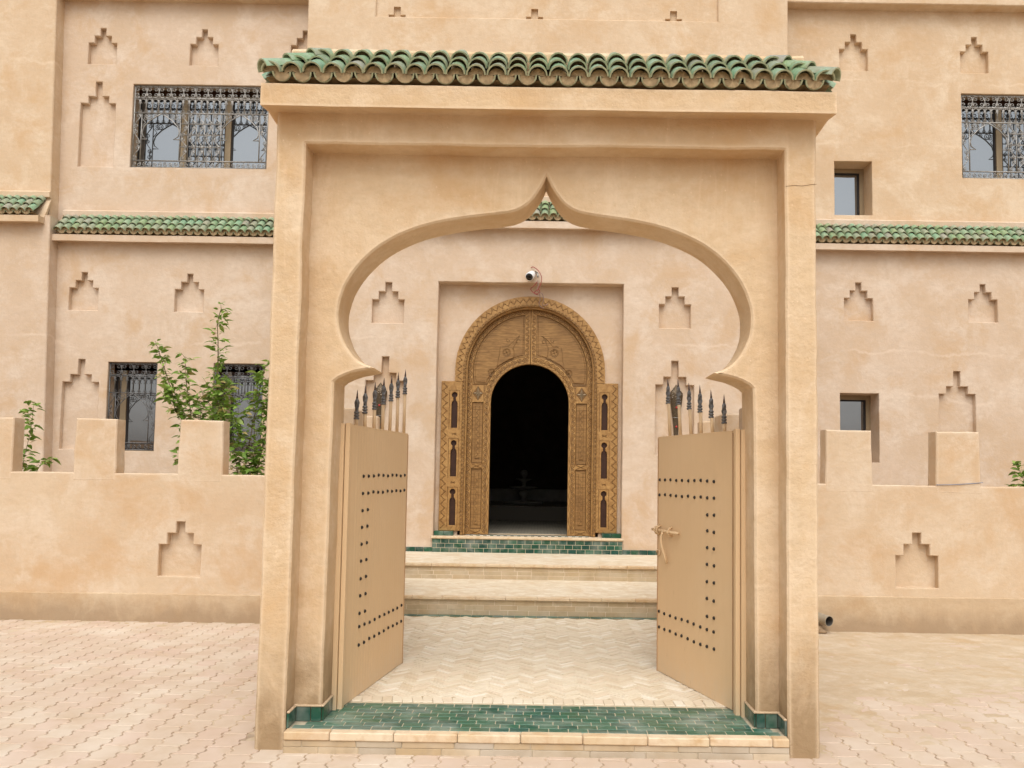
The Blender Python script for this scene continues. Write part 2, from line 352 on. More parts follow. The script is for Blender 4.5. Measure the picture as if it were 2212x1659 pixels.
def extrude(mb, outer, holes, y0, y1, mi=0, c=0.0, back=True):
    """holes: (pts, depth or None for through, cap material index, chamfer)"""
    fl = offset(outer, -c) if c else outer
    loops = [fl]; hfront = []
    for h in holes:
        hf = offset(h[0], h[3]) if h[3] else h[0]; hfront.append(hf); loops.append(hf)
    polys = [[Vector((x, z, 0)) for x, z in lp] for lp in loops]
    tris = tessellate_polygon(polys)
    flat = [(x, y0, z) for lp in loops for x, z in lp]
    mb.add(flat, [t for t in tris if len(set(t)) == 3], mi)
    def wallring(rings):
        n = len(rings[0][0]); vs = []
        for pts, y in rings: vs += [(x, y, z) for x, z in pts]
        mb.add(vs, [(i*n+q, i*n+(q+1) % n, (i+1)*n+(q+1) % n, (i+1)*n+q) for i in range(len(rings)-1) for q in range(n)], mi)
    wallring([(fl, y0), (outer, y0+c), (outer, y1)] if c else [(outer, y0), (outer, y1)])
    bh = []
    for h, hf in zip(holes, hfront):
        ye = y1 if h[1] is None else y0+h[1]
        wallring([(hf, y0), (h[0], y0+h[3]), (h[0], ye)] if h[3] else [(h[0], y0), (h[0], ye)])
        if h[1] is not None and h[2] is not None:
            tr = tessellate_polygon([[Vector((x, z, 0)) for x, z in h[0]]])
            mb.add([(x, ye, z) for x, z in h[0]], tr, h[2])
        if h[1] is None: bh.append(h[0])
    if back:
        lp = [outer]+bh; tr = tessellate_polygon([[Vector((x, z, 0)) for x, z in l] for l in lp])
        mb.add([(x, y1, z) for l in lp for x, z in l], tr, mi)
def rect(x0, x1, z0, z1): return [(x0, z0), (x1, z0), (x1, z1), (x0, z1)]
def niche(cx, zb, h=(.34, .452, .575), w=(.218, .13, .043)):
    return [(cx-w[0], zb), (cx+w[0], zb), (cx+w[0], zb+h[0]), (cx+w[1], zb+h[0]), (cx+w[1], zb+h[1]), (cx+w[2], zb+h[1]), (cx+w[2], zb+h[2]),
            (cx-w[2], zb+h[2]), (cx-w[2], zb+h[1]), (cx-w[1], zb+h[1]), (cx-w[1], zb+h[0]), (cx-w[0], zb+h[0])]
def tall(cx, zb): return niche(cx, zb, (1.0, 1.112, 1.34), (.272, .16, .05))
def crom(pts, k=5):
    out = []; n = len(pts)
    for i in range(n-1):
        a, b, c, d = [Vector(pts[max(0, min(n-1, j))]) for j in (i-1, i, i+1, i+2)]
        for q in range(k):
            t = q/k
            out.append(tuple(.5*((2*b)+(c-a)*t+(2*a-5*b+4*c-d)*t*t+(3*b-a-3*c+d)*t**3)))
    out.append(tuple(pts[-1])); return out
def inst(name, me, loc, parent, rot=(0, 0, 0), scale=None, local=False):
    o = bpy.data.objects.new(name, me); o.location = loc; o.rotation_euler = rot
    if scale: o.scale = scale
    return link(o, parent, local)
def block_mesh(name, sx, sy, sz, mat, c=.002):
    b = MB(); b.box(-sx/2, sx/2, -sy/2, sy/2, -sz/2, sz/2, 0, c); return b.mesh(name, mat)

# ------------------------------------------------------------------ ground
g = MB(); g.add([(-300, -300, -.0055), (300, -300, -.0055), (300, 400, -.0055), (-300, 400, -.0055)], [(0, 1, 2, 3)])
pavement = tag(g.build('pavement', M['joint']), kind='structure')
PW, PL, GAP = .15, .245, .010
def wave_out(w, l, a=.017):
    s = [(-.5, -.6), (-.42, -.6), (-.31, .6), (-.17, .6), (-.06, -.6), (.08, -.6), (.19, .6), (.33, .6), (.44, -.6), (.5, -.6)]
    rt = [(w/2+a*k, t*l) for t, k in s]; lf = [(-w/2+a*k, t*l) for t, k in s][::-1]
    return rt+lf
def paver_mb(mb, cx, cy, dz, tilt=(0, 0)):
    o = wave_out(PW-GAP, PL-GAP); i_ = offset(o, -.003); n = len(o)
    zt = lambda x, y: dz+tilt[0]*x+tilt[1]*y
    vs = [(cx+x, cy+y, -.02) for x, y in o]+[(cx+x, cy+y, zt(x, y)-.003) for x, y in o]+[(cx+x, cy+y, zt(x, y)) for x, y in i_]
    fs = [(k*n+q, k*n+(q+1) % n, (k+1)*n+(q+1) % n, (k+1)*n+q) for k in range(2) for q in range(n)]
    h = n//2
    fs += [tuple(2*n+q for q in (i, i+1, n-2-i, n-1-i)) for i in range(h-1)]
    mb.add(vs, fs)
pm = MB(); paver_mb(pm, 0, 0, 0); pme = pm.mesh('paver', M['paver'])
cand = []
for i in range(-48, 49):
    for j in range(0, 21):
        x = i*PW; y = 4.05+j*PL+(PL/2 if i % 2 else 0)
        if y > 8.72: continue
        if -1.7 < x < 1.73 and y > 4.97: continue
        if abs(x) > 1.4+.62*y+.9: continue
        dx = x*1800/y
        vis = (-1180 < dx < 1060) and y > 4.62
        cand.append((0 if vis else 1, math.hypot(x, y), x, y))
cand.sort()
rest = MB()
for k, (v, d, x, y) in enumerate(cand):
    dz = rnd.uniform(-.002, .0015)
    if k < 290: inst('paver', pme, (x, y, dz), pavement)
    else: rest.cur = rnd.random(); paver_mb(rest, x, y, dz, (rnd.uniform(-.01, .01), rnd.uniform(-.01, .01)))
tag(rest.build('paver_field', M['paverfar'], pavement), kind='stuff')
# wind-blown sand lying over the pavers
def sandsheet(name, x0, x1, y0, y1, fn, step=.035):
    nx = int((x1-x0)/step); ny = int((y1-y0)/step); b = MB(); vs = []
    for j in range(ny+1):
        for i in range(nx+1):
            x = x0+(x1-x0)*i/nx; y = y0+(y1-y0)*j/ny; edge = min(i, nx-i, j, ny-j)
            h = fn(x, y)+.006*noise.noise(Vector((x*2.3, y*3.1, 1)))+.004*noise.noise(Vector((x*7, y*12, 4)))+.0018*noise.noise(Vector((x*21, y*33, 2)))
            vs.append((x, y, max(-.0115, min(h, .02))))
    b.add(vs, [(j*(nx+1)+i, j*(nx+1)+i+1, (j+1)*(nx+1)+i+1, (j+1)*(nx+1)+i) for j in range(ny) for i in range(nx)], 0, True)
    return b.build(name, M['sand'])
s1 = sandsheet('blown_sand', 1.66, 7.2, 4.3, 8.79, lambda x, y: -.0052+.0085*max(0, min(1, (y-5.3)/1.4))*max(0, min(1, (7.0-x)/2.2))+.006*max(0, 1-(x-1.65)/1.0)*max(0, min(1, (y-4.7)/.8)))
tag(s1, 'thin drift of tan sand over the pavers by the drain pipe', 'sand', kind='stuff')
s2 = sandsheet('blown_sand', -7.0, -1.62, 4.3, 8.79, lambda x, y: -.0085+.0085*max(0, 1-(-1.6-x)/1.0)*max(0, min(1, (y-4.9)/.9))+.0045*max(0, min(1, (y-7.6)/1.0)))
tag(s2, 'thin drift of tan sand over the pavers below the grilled windows', 'sand', kind='stuff')

# ------------------------------------------------------------------ passage floor, steps
ZF, Z1, Z2 = .116, .305, .486
Y1, Y2, YC = 8.78, 10.21, 11.70
b = MB(); b.box(-1.48, 1.48, 5.0, Y1+.05, -.02, ZF-.004)
floor = tag(b.build('passage_floor', M['floorbase']), kind='structure')
BL_, BW_ = .150, .0365
n_ = 4; u_ = BW_
bb = []
c45 = math.sqrt(.5); BG = .0045
for mm in range(-14, 15):
    for k in range(-120, 121):
        for kind in (0, 1):
            if kind == 0: cx, cy = (k+2*n_*mm+n_/2)*u_, (k+.5)*u_; ang = 0
            else: cx, cy = (k-1+2*n_*mm+.5)*u_, (k+n_/2)*u_; ang = math.pi/2
            X = (cx-cy)*c45; Y = (cx+cy)*c45+7.1
            if -1.46 < X < 1.46 and 5.585 < Y < Y1-.13: bb.append((Y, X, ang+math.pi/4))
bb.sort()
bme = block_mesh('floor_brick', BL_-BG, BW_-BG, .02, M['floor'], .0018)
rest = MB()
show = [q for q in bb if abs(q[1]) < 1.05 or q[0] > 6.3]
near = set(id(q) for q in show[:280])
for q in bb:
    Y, X, a = q; dz = rnd.uniform(-.0015, .0015)
    if id(q) in near: inst('floor_brick', bme, (X, Y, ZF-.010+dz), floor, (rnd.uniform(-.012, .012), rnd.uniform(-.012, .012), a+rnd.uniform(-.012, .012)))
    else:
        ca, sa = math.cos(a), math.sin(a); l2, w2 = (BL_-BG)/2, (BW_-BG)/2
        tl = rnd.uniform(-.012, .012); rest.cur = rnd.random()
        vs = [(X+sx*l2*ca-sy*w2*sa, Y+sx*l2*sa+sy*w2*ca, ZF-.02*(1-zz)+dz+tl*sx*l2) for zz in (0, 1) for sy in (-1, 1) for sx in (-1, 1)]
        rest.add(vs, [(4, 5, 7, 6), (0, 1, 5, 4), (2, 6, 7, 3), (0, 4, 6, 2), (1, 3, 7, 5)])
tag(rest.build('brick_field', M['floorfar'], floor), kind='stuff')
sq = block_mesh('border_brick', .062, .118, .02, M['floor'], .002)
x = -1.42
while x < 1.44: inst('border_brick', sq, (x, 5.535, ZF-.0065+rnd.uniform(-.001, .001)), floor, (0, 0, rnd.uniform(-.05, .05)+(.18 if x < -.5 else .02))); x += .0655
gl = block_mesh('edge_tile', .108, .085, .02, M['zfloor'], .002)
x = -1.40
while x < 1.44: inst('edge_tile', gl, (x, Y1-.05, ZF-.0075), floor); x += .112
def step(name, xa, xb, yf, yb, zb, zt):
    s = MB(); s.box(xa, xb, yf+.0015, yb+.02, zb-.15, zt-.030); s.box(xa, xb, yf+.062, yb+.02, zt-.0299, zt)
    st = tag(s.build(name, M['tread']), kind='structure')
    h = (zt-.034-zb)/3
    for c_ in range(3):
        x = xa-(.09 if c_ % 2 else 0)
        while x < xb:
            L = rnd.uniform(.17, .22); x0, x1 = max(xa, x), min(xb, x+L-.003)
            if x1-x0 > .02:
                q = MB(); q.box(-(x1-x0)/2, (x1-x0)/2, -.02, .02, -h/2+.0012, h/2-.0012, 0, .002)
                q.build('riser_brick', M['riser'], st, ((x0+x1)/2, yf+.02+rnd.uniform(-.0015, .0015), zb+h*(c_+.5)))
            x += L
    x = xa
    while x < xb:
        L = rnd.uniform(.31, .36); x1 = min(xb, x+L)
        q = MB(); q.box(-(x1-x)/2+.0015, (x1-x)/2-.0015, -.045, .045, -.016, .016, 0, .004)
        q.build('nosing_stone', M['nosing'], st, ((x+x1)/2, yf+.02+rnd.uniform(-.003, .003), zt-.013+rnd.uniform(-.0012, .0012))); x = x1
    return st
step('lower_step', -1.64, 1.64, Y1, Y2, ZF, Z1)
step('upper_step', -2.6, 2.6, Y2, YC, Z1, Z2)

# ------------------------------------------------------------------ tiles
def tile_mesh(name, r0, r1, L, th=.009, up=True, seg=8, plug=False):
    """half-round clay tile lying along +Y, mouth at the origin; up=False is a gutter tile"""
    b = MB(); s = 1 if up else -1
    def ring(r, y, zo): return [(r*math.cos(math.pi*q/seg), y, s*r*math.sin(math.pi*q/seg)+zo) for q in range(seg+1)]
    lift = 0.0
    o0, o1, i0, i1 = ring(r0, 0, 0), ring(r1, L, lift), ring(r0-th, 0, 0), ring(r1-th, L, lift)
    n = seg+1
    def sheet(a, c, mi, sm): b.add(a+c, [(q, q+1, n+q+1, n+q) for q in range(seg)], mi, sm)
    sheet(o0, o1, 0, True); sheet(i0, i1, 1, True); sheet(o0, i0, 1, False); sheet(o1, i1, 1, False)
    # glazed drip just behind the rim
    b.add([o0[0], i0[0], o1[0], i1[0]], [(0, 1, 3, 2)], 1); b.add([o0[-1], i0[-1], o1[-1], i1[-1]], [(0, 1, 3, 2)], 1)
    if plug: b.add([(p[0]*1.0, L*.45, p[2]) for p in i0]+[(0, L*.45, 0)], [(q, q+1, n) for q in range(seg)], 2)  # added plug, stands in for the dark gap inside upper mouths
    return b.mesh(name, [M['roof'], M['rim'], M['mortar']])
PITCH = .119
T_up = tile_mesh('roof_tile', .0585, .049, .21)
T_up2 = tile_mesh('roof_tile', .0585, .049, .21, plug=True)
T_dn = tile_mesh('gutter_tile', .056, .048, .20, .009, False)
def tile_rows(parent, xs, ye, ze, slope, rows, ex, limit=None, cast=None, jit=1.0, trim=1.0):
    """front-facing run: eave line at (ye, ze), up-slope is +Y"""
    cs, sn = math.cos(slope), math.sin(slope); far = MB()
    for i, x in enumerate(xs):
        for r in range(rows):
            if limit and not limit(x, r): continue
            jx, jz = rnd.uniform(-.004, .004)*jit, rnd.uniform(-.003, .003)*jit
            loc = Vector((x+jx, ye+r*ex*cs-r*.004, ze+r*ex*sn+r*.012+jz)); rot = (slope+rnd.uniform(-.03, .03)*jit-.06, rnd.uniform(-.06, .06)*jit, rnd.uniform(-.04, .04)*jit)
            if cast and not cast(x):
                mt = Matrix.Translation(loc) @ Matrix.Rotation(rot[2], 4, 'Z') @ Matrix.Rotation(rot[1], 4, 'Y') @ Matrix.Rotation(rot[0], 4, 'X')
                far.add([mt @ v.co for v in T_up.vertices], [p.vertices for p in T_up.polygons], 0, True)
            else: inst('roof_tile', T_up2 if r else T_up, loc, parent, rot, (1, trim, 1) if r == rows-1 and trim < 1 else None)
    for i, x in enumerate(xs[:-1]):
        xm = (x+xs[i+1])/2; loc = Vector((xm+rnd.uniform(-.003, .003)*jit, ye+.004, ze+.004+rnd.uniform(-.003, .003)*jit)); rot = (slope-.06, rnd.uniform(-.05, .05)*jit, 0)
        if cast and not cast(x):
            mt = Matrix.Translation(loc) @ Matrix.Rotation(rot[1], 4, 'Y') @ Matrix.Rotation(rot[0], 4, 'X')
            far.add([mt @ v.co for v in T_dn.vertices], [p.vertices for p in T_dn.polygons], 0, True)
        else: inst('gutter_tile', T_dn, loc, parent, rot)
    if far.v: tag(far.build('roof_tile_run', M['roof'], parent), kind='stuff')
    # clay mortar packed behind the mouths, and the bed that carries the rows
    mo = MB(); seg = 8
    for i, x in enumerate(xs):
        for r in range(rows):
            if limit and not limit(x, r): continue
            if r == 0:
                y = ye+.016; pts = [(x+.05*math.cos(math.pi*q/seg), y+rnd.uniform(-.004, .006), ze+.05*math.sin(math.pi*q/seg)) for q in range(seg+1)]
                mo.add(pts+[(x, y-.005, ze+.01)], [(q, q+1, seg+1) for q in range(seg)])
        if i < len(xs)-1:
            xm = (x+xs[i+1])/2; y = ye+.018
            pts = [(xm+.049*math.cos(math.pi*q/seg), y+rnd.uniform(-.005, .006), ze+.004-.049*math.sin(math.pi*q/seg)) for q in range(seg+1)]
            mo.add(pts+[(xm, y-.006, ze+.006)], [(q, q+1, seg+1) for q in range(seg)])
    L = rows*ex+.05
    x0, x1 = xs[0]-.04, xs[-1]+.04
    mo.add([(x0, ye+.03, ze-.01), (x1, ye+.03, ze-.01), (x1, ye+.03+L*cs, ze-.01+L*sn), (x0, ye+.03+L*cs, ze-.01+L*sn)], [(0, 1, 2, 3)])
    mo.add([(x0, ye+.035, ze-.012), (x1, ye+.035, ze-.012), (x1, ye+.15, ze-.012), (x0, ye+.15, ze-.012)], [(0, 1, 2, 3)])
    mo.add([(x0, ye+.15, ze-.012), (x1, ye+.15, ze-.012), (x1, ye+.15, ze-.07), (x0, ye+.15, ze-.07)], [(0, 1, 2, 3)])
    mo.build('mortar_bed', M['mortar'], parent)

# ------------------------------------------------------------------ gateway
GX0, GX1 = -1.598, 1.632
gate = thing('gateway', (0.017, 5.1, 0), 'ochre rendered gateway with a pointed horseshoe arch and green tiled roof', 'gateway')
YF, YP, YB = 4.87, 5.04, 5.33
b = MB()
U = [(GX0, -.03), (-1.424, -.03), (-1.424, 3.548), (1.449, 3.556), (1.449, -.03), (GX1, -.03), (GX1, 3.80), (GX0, 3.80)]
b.prism(wob(U, .09, .0045, 1), YF, YB+.05, 0, .011)
b.build('surround', M['gate'], gate)
half = [(0, 3.433), (.024, 3.381), (.055, 3.328), (.095, 3.276), (.145, 3.233), (.21, 3.204), (.30, 3.188), (.40, 3.176), (.54, 3.156), (.725, 3.116), (.882, 3.059), (1.016, 2.98), (1.128, 2.875), (1.205, 2.767), (1.25, 2.652), (1.263, 2.545), (1.247, 2.445), (1.20, 2.345), (1.13, 2.268), (1.035, 2.226)]
hs = crom(half, 4)
imp = [(1.035, 2.226), (1.09, 2.212), (1.15, 2.200), (1.205, 2.180), (1.25, 2.158), (1.276, 2.135)]
side = hs + imp[1:] + [(1.276+.012*q/14, 2.1-q*.1521) for q in range(0, 15)]
AC = .024
lf = [(AC-x, z) for x, z in side]; rt = [(AC+x, z) for x, z in side]
P_ = [(-1.465, -.03)] + [(-1.465, z*.3) for z in range(0, 12)] + [(-1.465, 3.61), (-.7, 3.61), (0, 3.61), (.7, 3.61), (1.49, 3.61)] + [(1.49, 3.3-z*.3) for z in range(0, 12)] + rt[::-1] + lf[1:]
pan = []
for (x, z) in P_:
    s = Vector((x*3, z*3, 5)); pan.append((x+.004*noise.noise(s)+.002*noise.noise(s*4), z+.004*noise.noise(s+Vector((4, 4, 4)))))
b = MB(); b.prism(pan, YP, YB, 0, .012); b.build('arch_panel', M['gate'], gate)
# cornice and coping
b = MB()
prof = [(4.72, 3.712), (4.72, 3.842), (5.46, 3.842), (5.46, 3.70), (YF-.002, 3.735), (4.80, 3.724)]
XS = [-1.652+3.355*q/16 for q in range(17)]
n = len(prof); vs = []
for i, x in enumerate(XS):
    for (y, z) in prof: vs.append((x, y+.004*noise.noise(Vector((x*2.5, y*3, z))), z+.005*noise.noise(Vector((x*2, z*5, 7)))))
b.add(vs, [(i*n+q, i*n+(q+1) % n, (i+1)*n+(q+1) % n, (i+1)*n+q) for i in range(16) for q in range(n)]+[tuple(range(n)), tuple(16*n+q for q in range(n))[::-1]])
b.build('cornice', M['gate'], gate)
b = MB(); cp = [(4.985, 3.9), (4.975, 4.172), (5.0, 4.198), (5.36, 4.205), (5.37, 3.9)]; XS = [-1.56+3.155*q/20 for q in range(21)]; n = 5; vs = []
for i, x in enumerate(XS):
    for (y, z) in cp: vs.append((x, y+.012*noise.noise(Vector((x*5, y*3, z))), z+(.012*noise.noise(Vector((x*4, z*5, 7))) if z > 4 else 0)))
b.add(vs, [(i*n+q, i*n+(q+1) % n, (i+1)*n+(q+1) % n, (i+1)*n+q) for i in range(20) for q in range(n)]+[tuple(range(n)), tuple(20*n+q for q in range(n))[::-1]])
b.build('coping', M['gate'], gate)
SL = R(36)
xs = [.02+PITCH*(i-13.5) for i in range(28)]
roof = MB(); roof.add([(-1.6, 4.86, 3.84), (1.65, 4.86, 3.84), (1.5, 5.0, 4.06), (-1.45, 5.0, 4.06), (-1.6, 5.4, 3.848), (1.65, 5.4, 3.848), (1.5, 5.3, 4.08), (-1.45, 5.3, 4.08)], [(0, 1, 2, 3), (1, 5, 6, 2), (4, 0, 3, 7), (5, 4, 7, 6)])
roof = roof.build('roof_bed', M['mortar'], gate)
tile_rows(roof, xs, 4.69, 3.897, SL, 3, .142, limit=lambda x, r: -1.62+.085*r < x < 1.66-.085*r, trim=.68)
# hip and side tiles
for sgn, xe in ((-1, -1.60), (1, 1.652)):
    for r in range(3):
        k = r*.115
        inst('roof_tile', T_up2, (xe-sgn*r*.108+sgn*.035, 4.69+r*.108, 3.912+r*.090), roof, (R(23), 0, sgn*R(47)), (1, .62 if r == 2 else 1, 1))
    for j in range(5):
        y = 4.84+j*PITCH
        for r in range(3):
            if r > j: continue
            inst('roof_tile', T_up2, (xe+sgn*.055-sgn*r*.112, y, 3.897+r*.09), roof, (SL-.06, 0, sgn*R(90)))
        inst('gutter_tile', T_dn, (xe+sgn*.07, y+PITCH/2, 3.905), roof, (SL-.06, 0, sgn*R(90)))
# threshold
th = MB(); th.box(-1.42, 1.445, 4.86, 5.60, -.02, ZF-.0022); th.box(-1.419, 1.444, 4.8285, 4.862, -.02, .069)
th = th.build('threshold', M['grout'], gate)
x = -1.421
k = 0
while x < 1.44:
    L = .262 if k == 0 else .1375*2.6+rnd.uniform(-.01, .01); x1 = min(1.445, x+L)
    q = MB(); q.box(-(x1-x)/2+.0015, (x1-x)/2-.0015, -.036, .036, -.0235, .0235, 0, .006)
    q.build('nosing_stone', M['nosing'], th, ((x+x1)/2, 4.85+rnd.uniform(-.002, .002), ZF-.021+rnd.uniform(-.0015, .0015)), ); x = x1; k += 1
for c_, (za, zb) in enumerate(((-.012, .034), (.0355, .0705))):
    x = -1.421-(.12 if c_ else 0)
    while x < 1.44:
        L = rnd.uniform(.19, .33); x0, x1 = max(-1.421, x), min(1.446, x+L-.003)
        if x1-x0 > .02:
            q = MB(); q.box(-(x1-x0)/2, (x1-x0)/2, -.02, .02, -(zb-za)/2, (zb-za)/2, 0, .003)
            q.build('riser_brick', M['frontriser'], th, ((x0+x1)/2, 4.8435+rnd.uniform(-.0015, .0015), (za+zb)/2))
        x += L
RW = .0775; TL = .114
ztm = block_mesh('floor_tile', TL-.0048, RW-.0056, .014, M['zfloor'], .0022)
for r in range(8):
    y = 4.886+RW/2+r*RW*.885
    x = -1.27-(TL*.5 if r % 2 else 0)+rnd.uniform(-.02, .02)
    lim = 1.42 if r < 2 else 1.28
    if r < 2: x = -1.40+(TL*.5 if r % 2 else 0)
    while x < lim-.03:
        xa, xb = max(x, -1.41 if r < 2 else -1.268), min(x+TL, lim)
        if xb-xa > .03:
            o = inst('floor_tile', ztm, ((xa+xb)/2, y, ZF-.0065+rnd.uniform(-.0007, .0007)), th, (rnd.uniform(-.008, .008), rnd.uniform(-.008, .008), rnd.uniform(-.006, .006)), ((xb-xa)/TL, .885, 1))
        x += TL
def skirt(parent, x0, x1, y0, y1, z0, z1, name='skirting_tile'):
    q = MB(); q.box(-(x1-x0)/2, (x1-x0)/2, -(y1-y0)/2, (y1-y0)/2, -(z1-z0)/2, (z1-z0)/2, 0, .002)
    q.build(name, M['zellige'], parent, ((x0+x1)/2, (y0+y1)/2, (z0+z1)/2))
for sg, xo, xi in ((-1, -1.424, AC-1.288), (1, 1.449, AC+1.288)):
    a, c_ = (xo, xo+.012) if sg < 0 else (xo-.012, xo)
    skirt(th, a, c_, 4.885, YP-.004, ZF+.001, .200)
    lo, hi = min(xo, xi), max(xo, xi); mid = lo+(hi-lo)*(.62 if sg < 0 else .38)
    skirt(th, lo+.014 if sg < 0 else lo, mid-.002, YP-.012, YP, ZF+.001, .200); skirt(th, mid+.002, hi-(.014 if sg > 0 else 0), YP-.012, YP, ZF+.001, .200)
    a, c_ = (xi, xi+.012) if sg < 0 else (xi-.012, xi)
    for q in range(2): skirt(th, a, c_, YP+.004+q*.115, YP+.114+q*.115, ZF+.001, .200)
    q = MB()
    q.box(lo-.002, hi+.002, YP-.018, YP+.02, .2005, .213, 0, .004)
    q.box(min(xi, xi-sg*.018), max(xi, xi-sg*.018), YP-.016, YB-.06, .2008, .2132, 0, .004)
    q.box(min(xo, xo-sg*.018), max(xo, xo-sg*.018), YF+.012, YP-.019, .2008, .2128, 0, .004)
    q.build('skirting_cap', M['gate'], th)
    # steel jamb posts carrying the leaves
    q = MB(); xx = xi-sg*.002
    q.box(min(xx, xx-sg*.030), max(xx, xx-sg*.030), 5.262, 5.318, ZF-.004, 1.895, 0, .002); q.box(min(xx-sg*.033, xx-sg*.062), max(xx-sg*.033, xx-sg*.062), 5.285, 5.345, ZF-.004, 1.9, 0, .002)
    q.build('gate_post', M['steel'], gate)
# hairline crack in the render, a real groove-thin strip
q = MB(); cr = [(1.449, 3.33), (1.50, 3.336), (1.545, 3.334), (1.60, 3.343), (1.632, 3.345)]
q.tube([(x, YF-.0002, z) for x, z in cr], .0016, 4); q.build('crack', M['carve'], gate)

# ------------------------------------------------------------------ gate leaves
def gate_leaf(A, B, flip, label, spikes, handle):
    A = Vector(A); B = Vector(B); L = (B-A).length; ang = math.atan2(B.y-A.y, B.x-A.x)
    t = thing('gate_leaf', (A.x, A.y, ZF), label, 'gate', None, ang)
    n = -1 if flip else 1      # side of the leaf that faces the camera, along local y
    th_ = .052; H = 1.892-ZF
    # sheet with pressed vertical grooves on the seen face
    b = MB(); prof = [(0.0, 0)]
    ys = 0
    xg = .115
    while xg < L-.02:
        prof += [(xg-.003, 0), (xg, -.0014 if flip else -.0005), (xg+.003, 0)]; xg += .0505
    prof.append((L, 0))
    f1 = [(x, n*(0+d)) for x, d in prof]
    vs = [(x, y, .004) for x, y in f1]+[(x, y, H) for x, y in f1]; k = len(f1)
    b.add(vs, [(i, i+1, k+i+1, k+i) for i in range(k-1)])
    b.add([(0, 0, .004), (0, -n*th_, .004), (L, -n*th_, .004), (L, 0, .004), (0, 0, H), (0, -n*th_, H), (L, -n*th_, H), (L, 0, H)], [(0, 1, 5, 4), (1, 2, 6, 5), (2, 3, 7, 6), (0, 3, 2, 1), (4, 5, 6, 7)])
    b.build('panel', M['steel'], t, local=True)
    b = MB(); b.box(.0, L+.004, *(sorted((n*.0015, -n*(th_+.002)))), H-.006, H+.002, 0, .001); b.build('top_rail', M['steel'], t, local=True)
    b = MB(); b.box(L-.004, L+.006, *(sorted((n*.004, -n*(th_+.004)))), .0, H-.008, 0, .001); b.build('meeting_edge', M['steelpink'], t, local=True)
    b = MB(); b.box(-.004, .0, *(sorted((n*.001, -n*th_*.98))), .01, H-.012); b.build('hinge_edge', M['steelpink'], t, local=True)
    for hz in (.28, .95, 1.55):
        b = MB(); b.lathe([(.011, -.06), (.011, .06)], (-.016, -n*.012, hz), 8); b.build('hinge', M['steel'], t, local=True)
    sm = MB(); sm.lathe([(.0122, 0), (.0116, .005), (.009, .009), (.0045, .0115), (.001, .0125)], (0, 0, 0), 9, 0, 'y'); sme = sm.mesh('stud', M['stud'])
    t0, t1 = (.24, 1.155) if flip else (.232, 1.068)
    rot = (0, 0, 0) if n > 0 else (0, 0, math.pi)
    sp = (t1-t0)/9
    for z in (1.565, 1.449, .567, .451):
        for i in range(10): inst('stud', sme, (t0+i*sp+rnd.uniform(-.003, .003), n*.0005, z-ZF+rnd.uniform(-.004, .004)), t, rot, local=True)
    for z in (1.335, 1.224, 1.113, .999, .886, .770, .655):
        for i in range(2): inst('stud', sme, (t0+i*sp+rnd.uniform(-.002, .002), n*.0005, z-ZF+rnd.uniform(-.003, .003)), t, rot, local=True)
    for (tb, tip, lean) in spikes:
        s = MB(); z1 = tip-.195-ZF; lx = lambda z: tb+lean*(z-H)/(tip-ZF-H)
        y = -n*th_/2
        s.tube([(tb, y, H-.01), (lx(z1), y, z1)], .0125, 7); sh = s.build('spike', M['steel'], t, local=True)
        fi = MB(); x0 = lx(z1+.1)
        fi.lathe([(.012, -.002), (.019, .002), (.019, .012), (.012, .015), (.0125, .018), (.0185, .021), (.0185, .031), (.012, .034), (.012, .037), (.018, .040), (.018, .050), (.011, .054), (.012, .060), (.012, .068), (.013, .080), (.009, .090), (.011, .097), (.015, .110), (.014, .125), (.008, .138), (.006, .143)], (x0, y, z1), 7, 0, 'z', True)
        # two twisted leaves of the finial
        for ph in (0, math.pi):
            fi.tube([(x0+.011*math.cos(ph+a*.55), y+.011*math.sin(ph+a*.55), z1+.06+a*.0125) for a in range(7)], [.004, .0065, .0075, .0055, .0075, .0065, .003], 5)
        fi.build('finial', M['iron'], sh, local=True)
        tp = MB(); tp.tube([(x0, y, z1+.138), (x0+lean*.1, y, z1+.165), (x0+lean*.2, y, z1+.197)], [.0085, .0055, .001], 5); tp.build('tip', M['spiketip'], sh, local=True)
    if handle == 'pull':
        s = MB(); s.tube([(L+.004, -n*.02, 1.237-ZF), (L+.03, -n*.02, 1.232-ZF), (L+.042, -n*.02, 1.205-ZF), (L+.042, -n*.02, 1.18-ZF), (L+.03, -n*.02, 1.155-ZF), (L+.004, -n*.02, 1.15-ZF)], .006, 6); s.build('pull_handle', M['steel'], t, local=True)
    else:
        s = MB(); s.tube([(1.15, n*.024, 1.181-ZF), (.716, n*.024, 1.179-ZF)], .0105, 8)
        for q in (1.085, 1.05, .858): s.tube([(q, n*.002, 1.15-ZF), (q, n*.028, 1.156-ZF), (q, n*.040, 1.18-ZF), (q, n*.028, 1.205-ZF), (q, n*.002, 1.214-ZF)], .007, 5)
        bo = s.build('bolt', M['steel'], t, local=True)
        s = MB(); s.tube([(.957, n*.026, 1.18-ZF), (.957, n*.045, 1.14-ZF), (.94, n*.05, 1.09-ZF), (.921, n*.045, 1.04-ZF), (.912, n*.03, .985-ZF), (.91, n*.02, .945-ZF)], [.010, .008, .008, .010, .012, .009], 6); s.build('bolt_hasp', M['steel'], bo, local=True)
        s = MB(); s.tube([(1.08+.028*math.cos(a*.6), n*.006, 1.009-ZF+.02*math.sin(a*.6)) for a in range(9)], .0055, 5); s.build('staple', M['steel'], t, local=True)
    return t
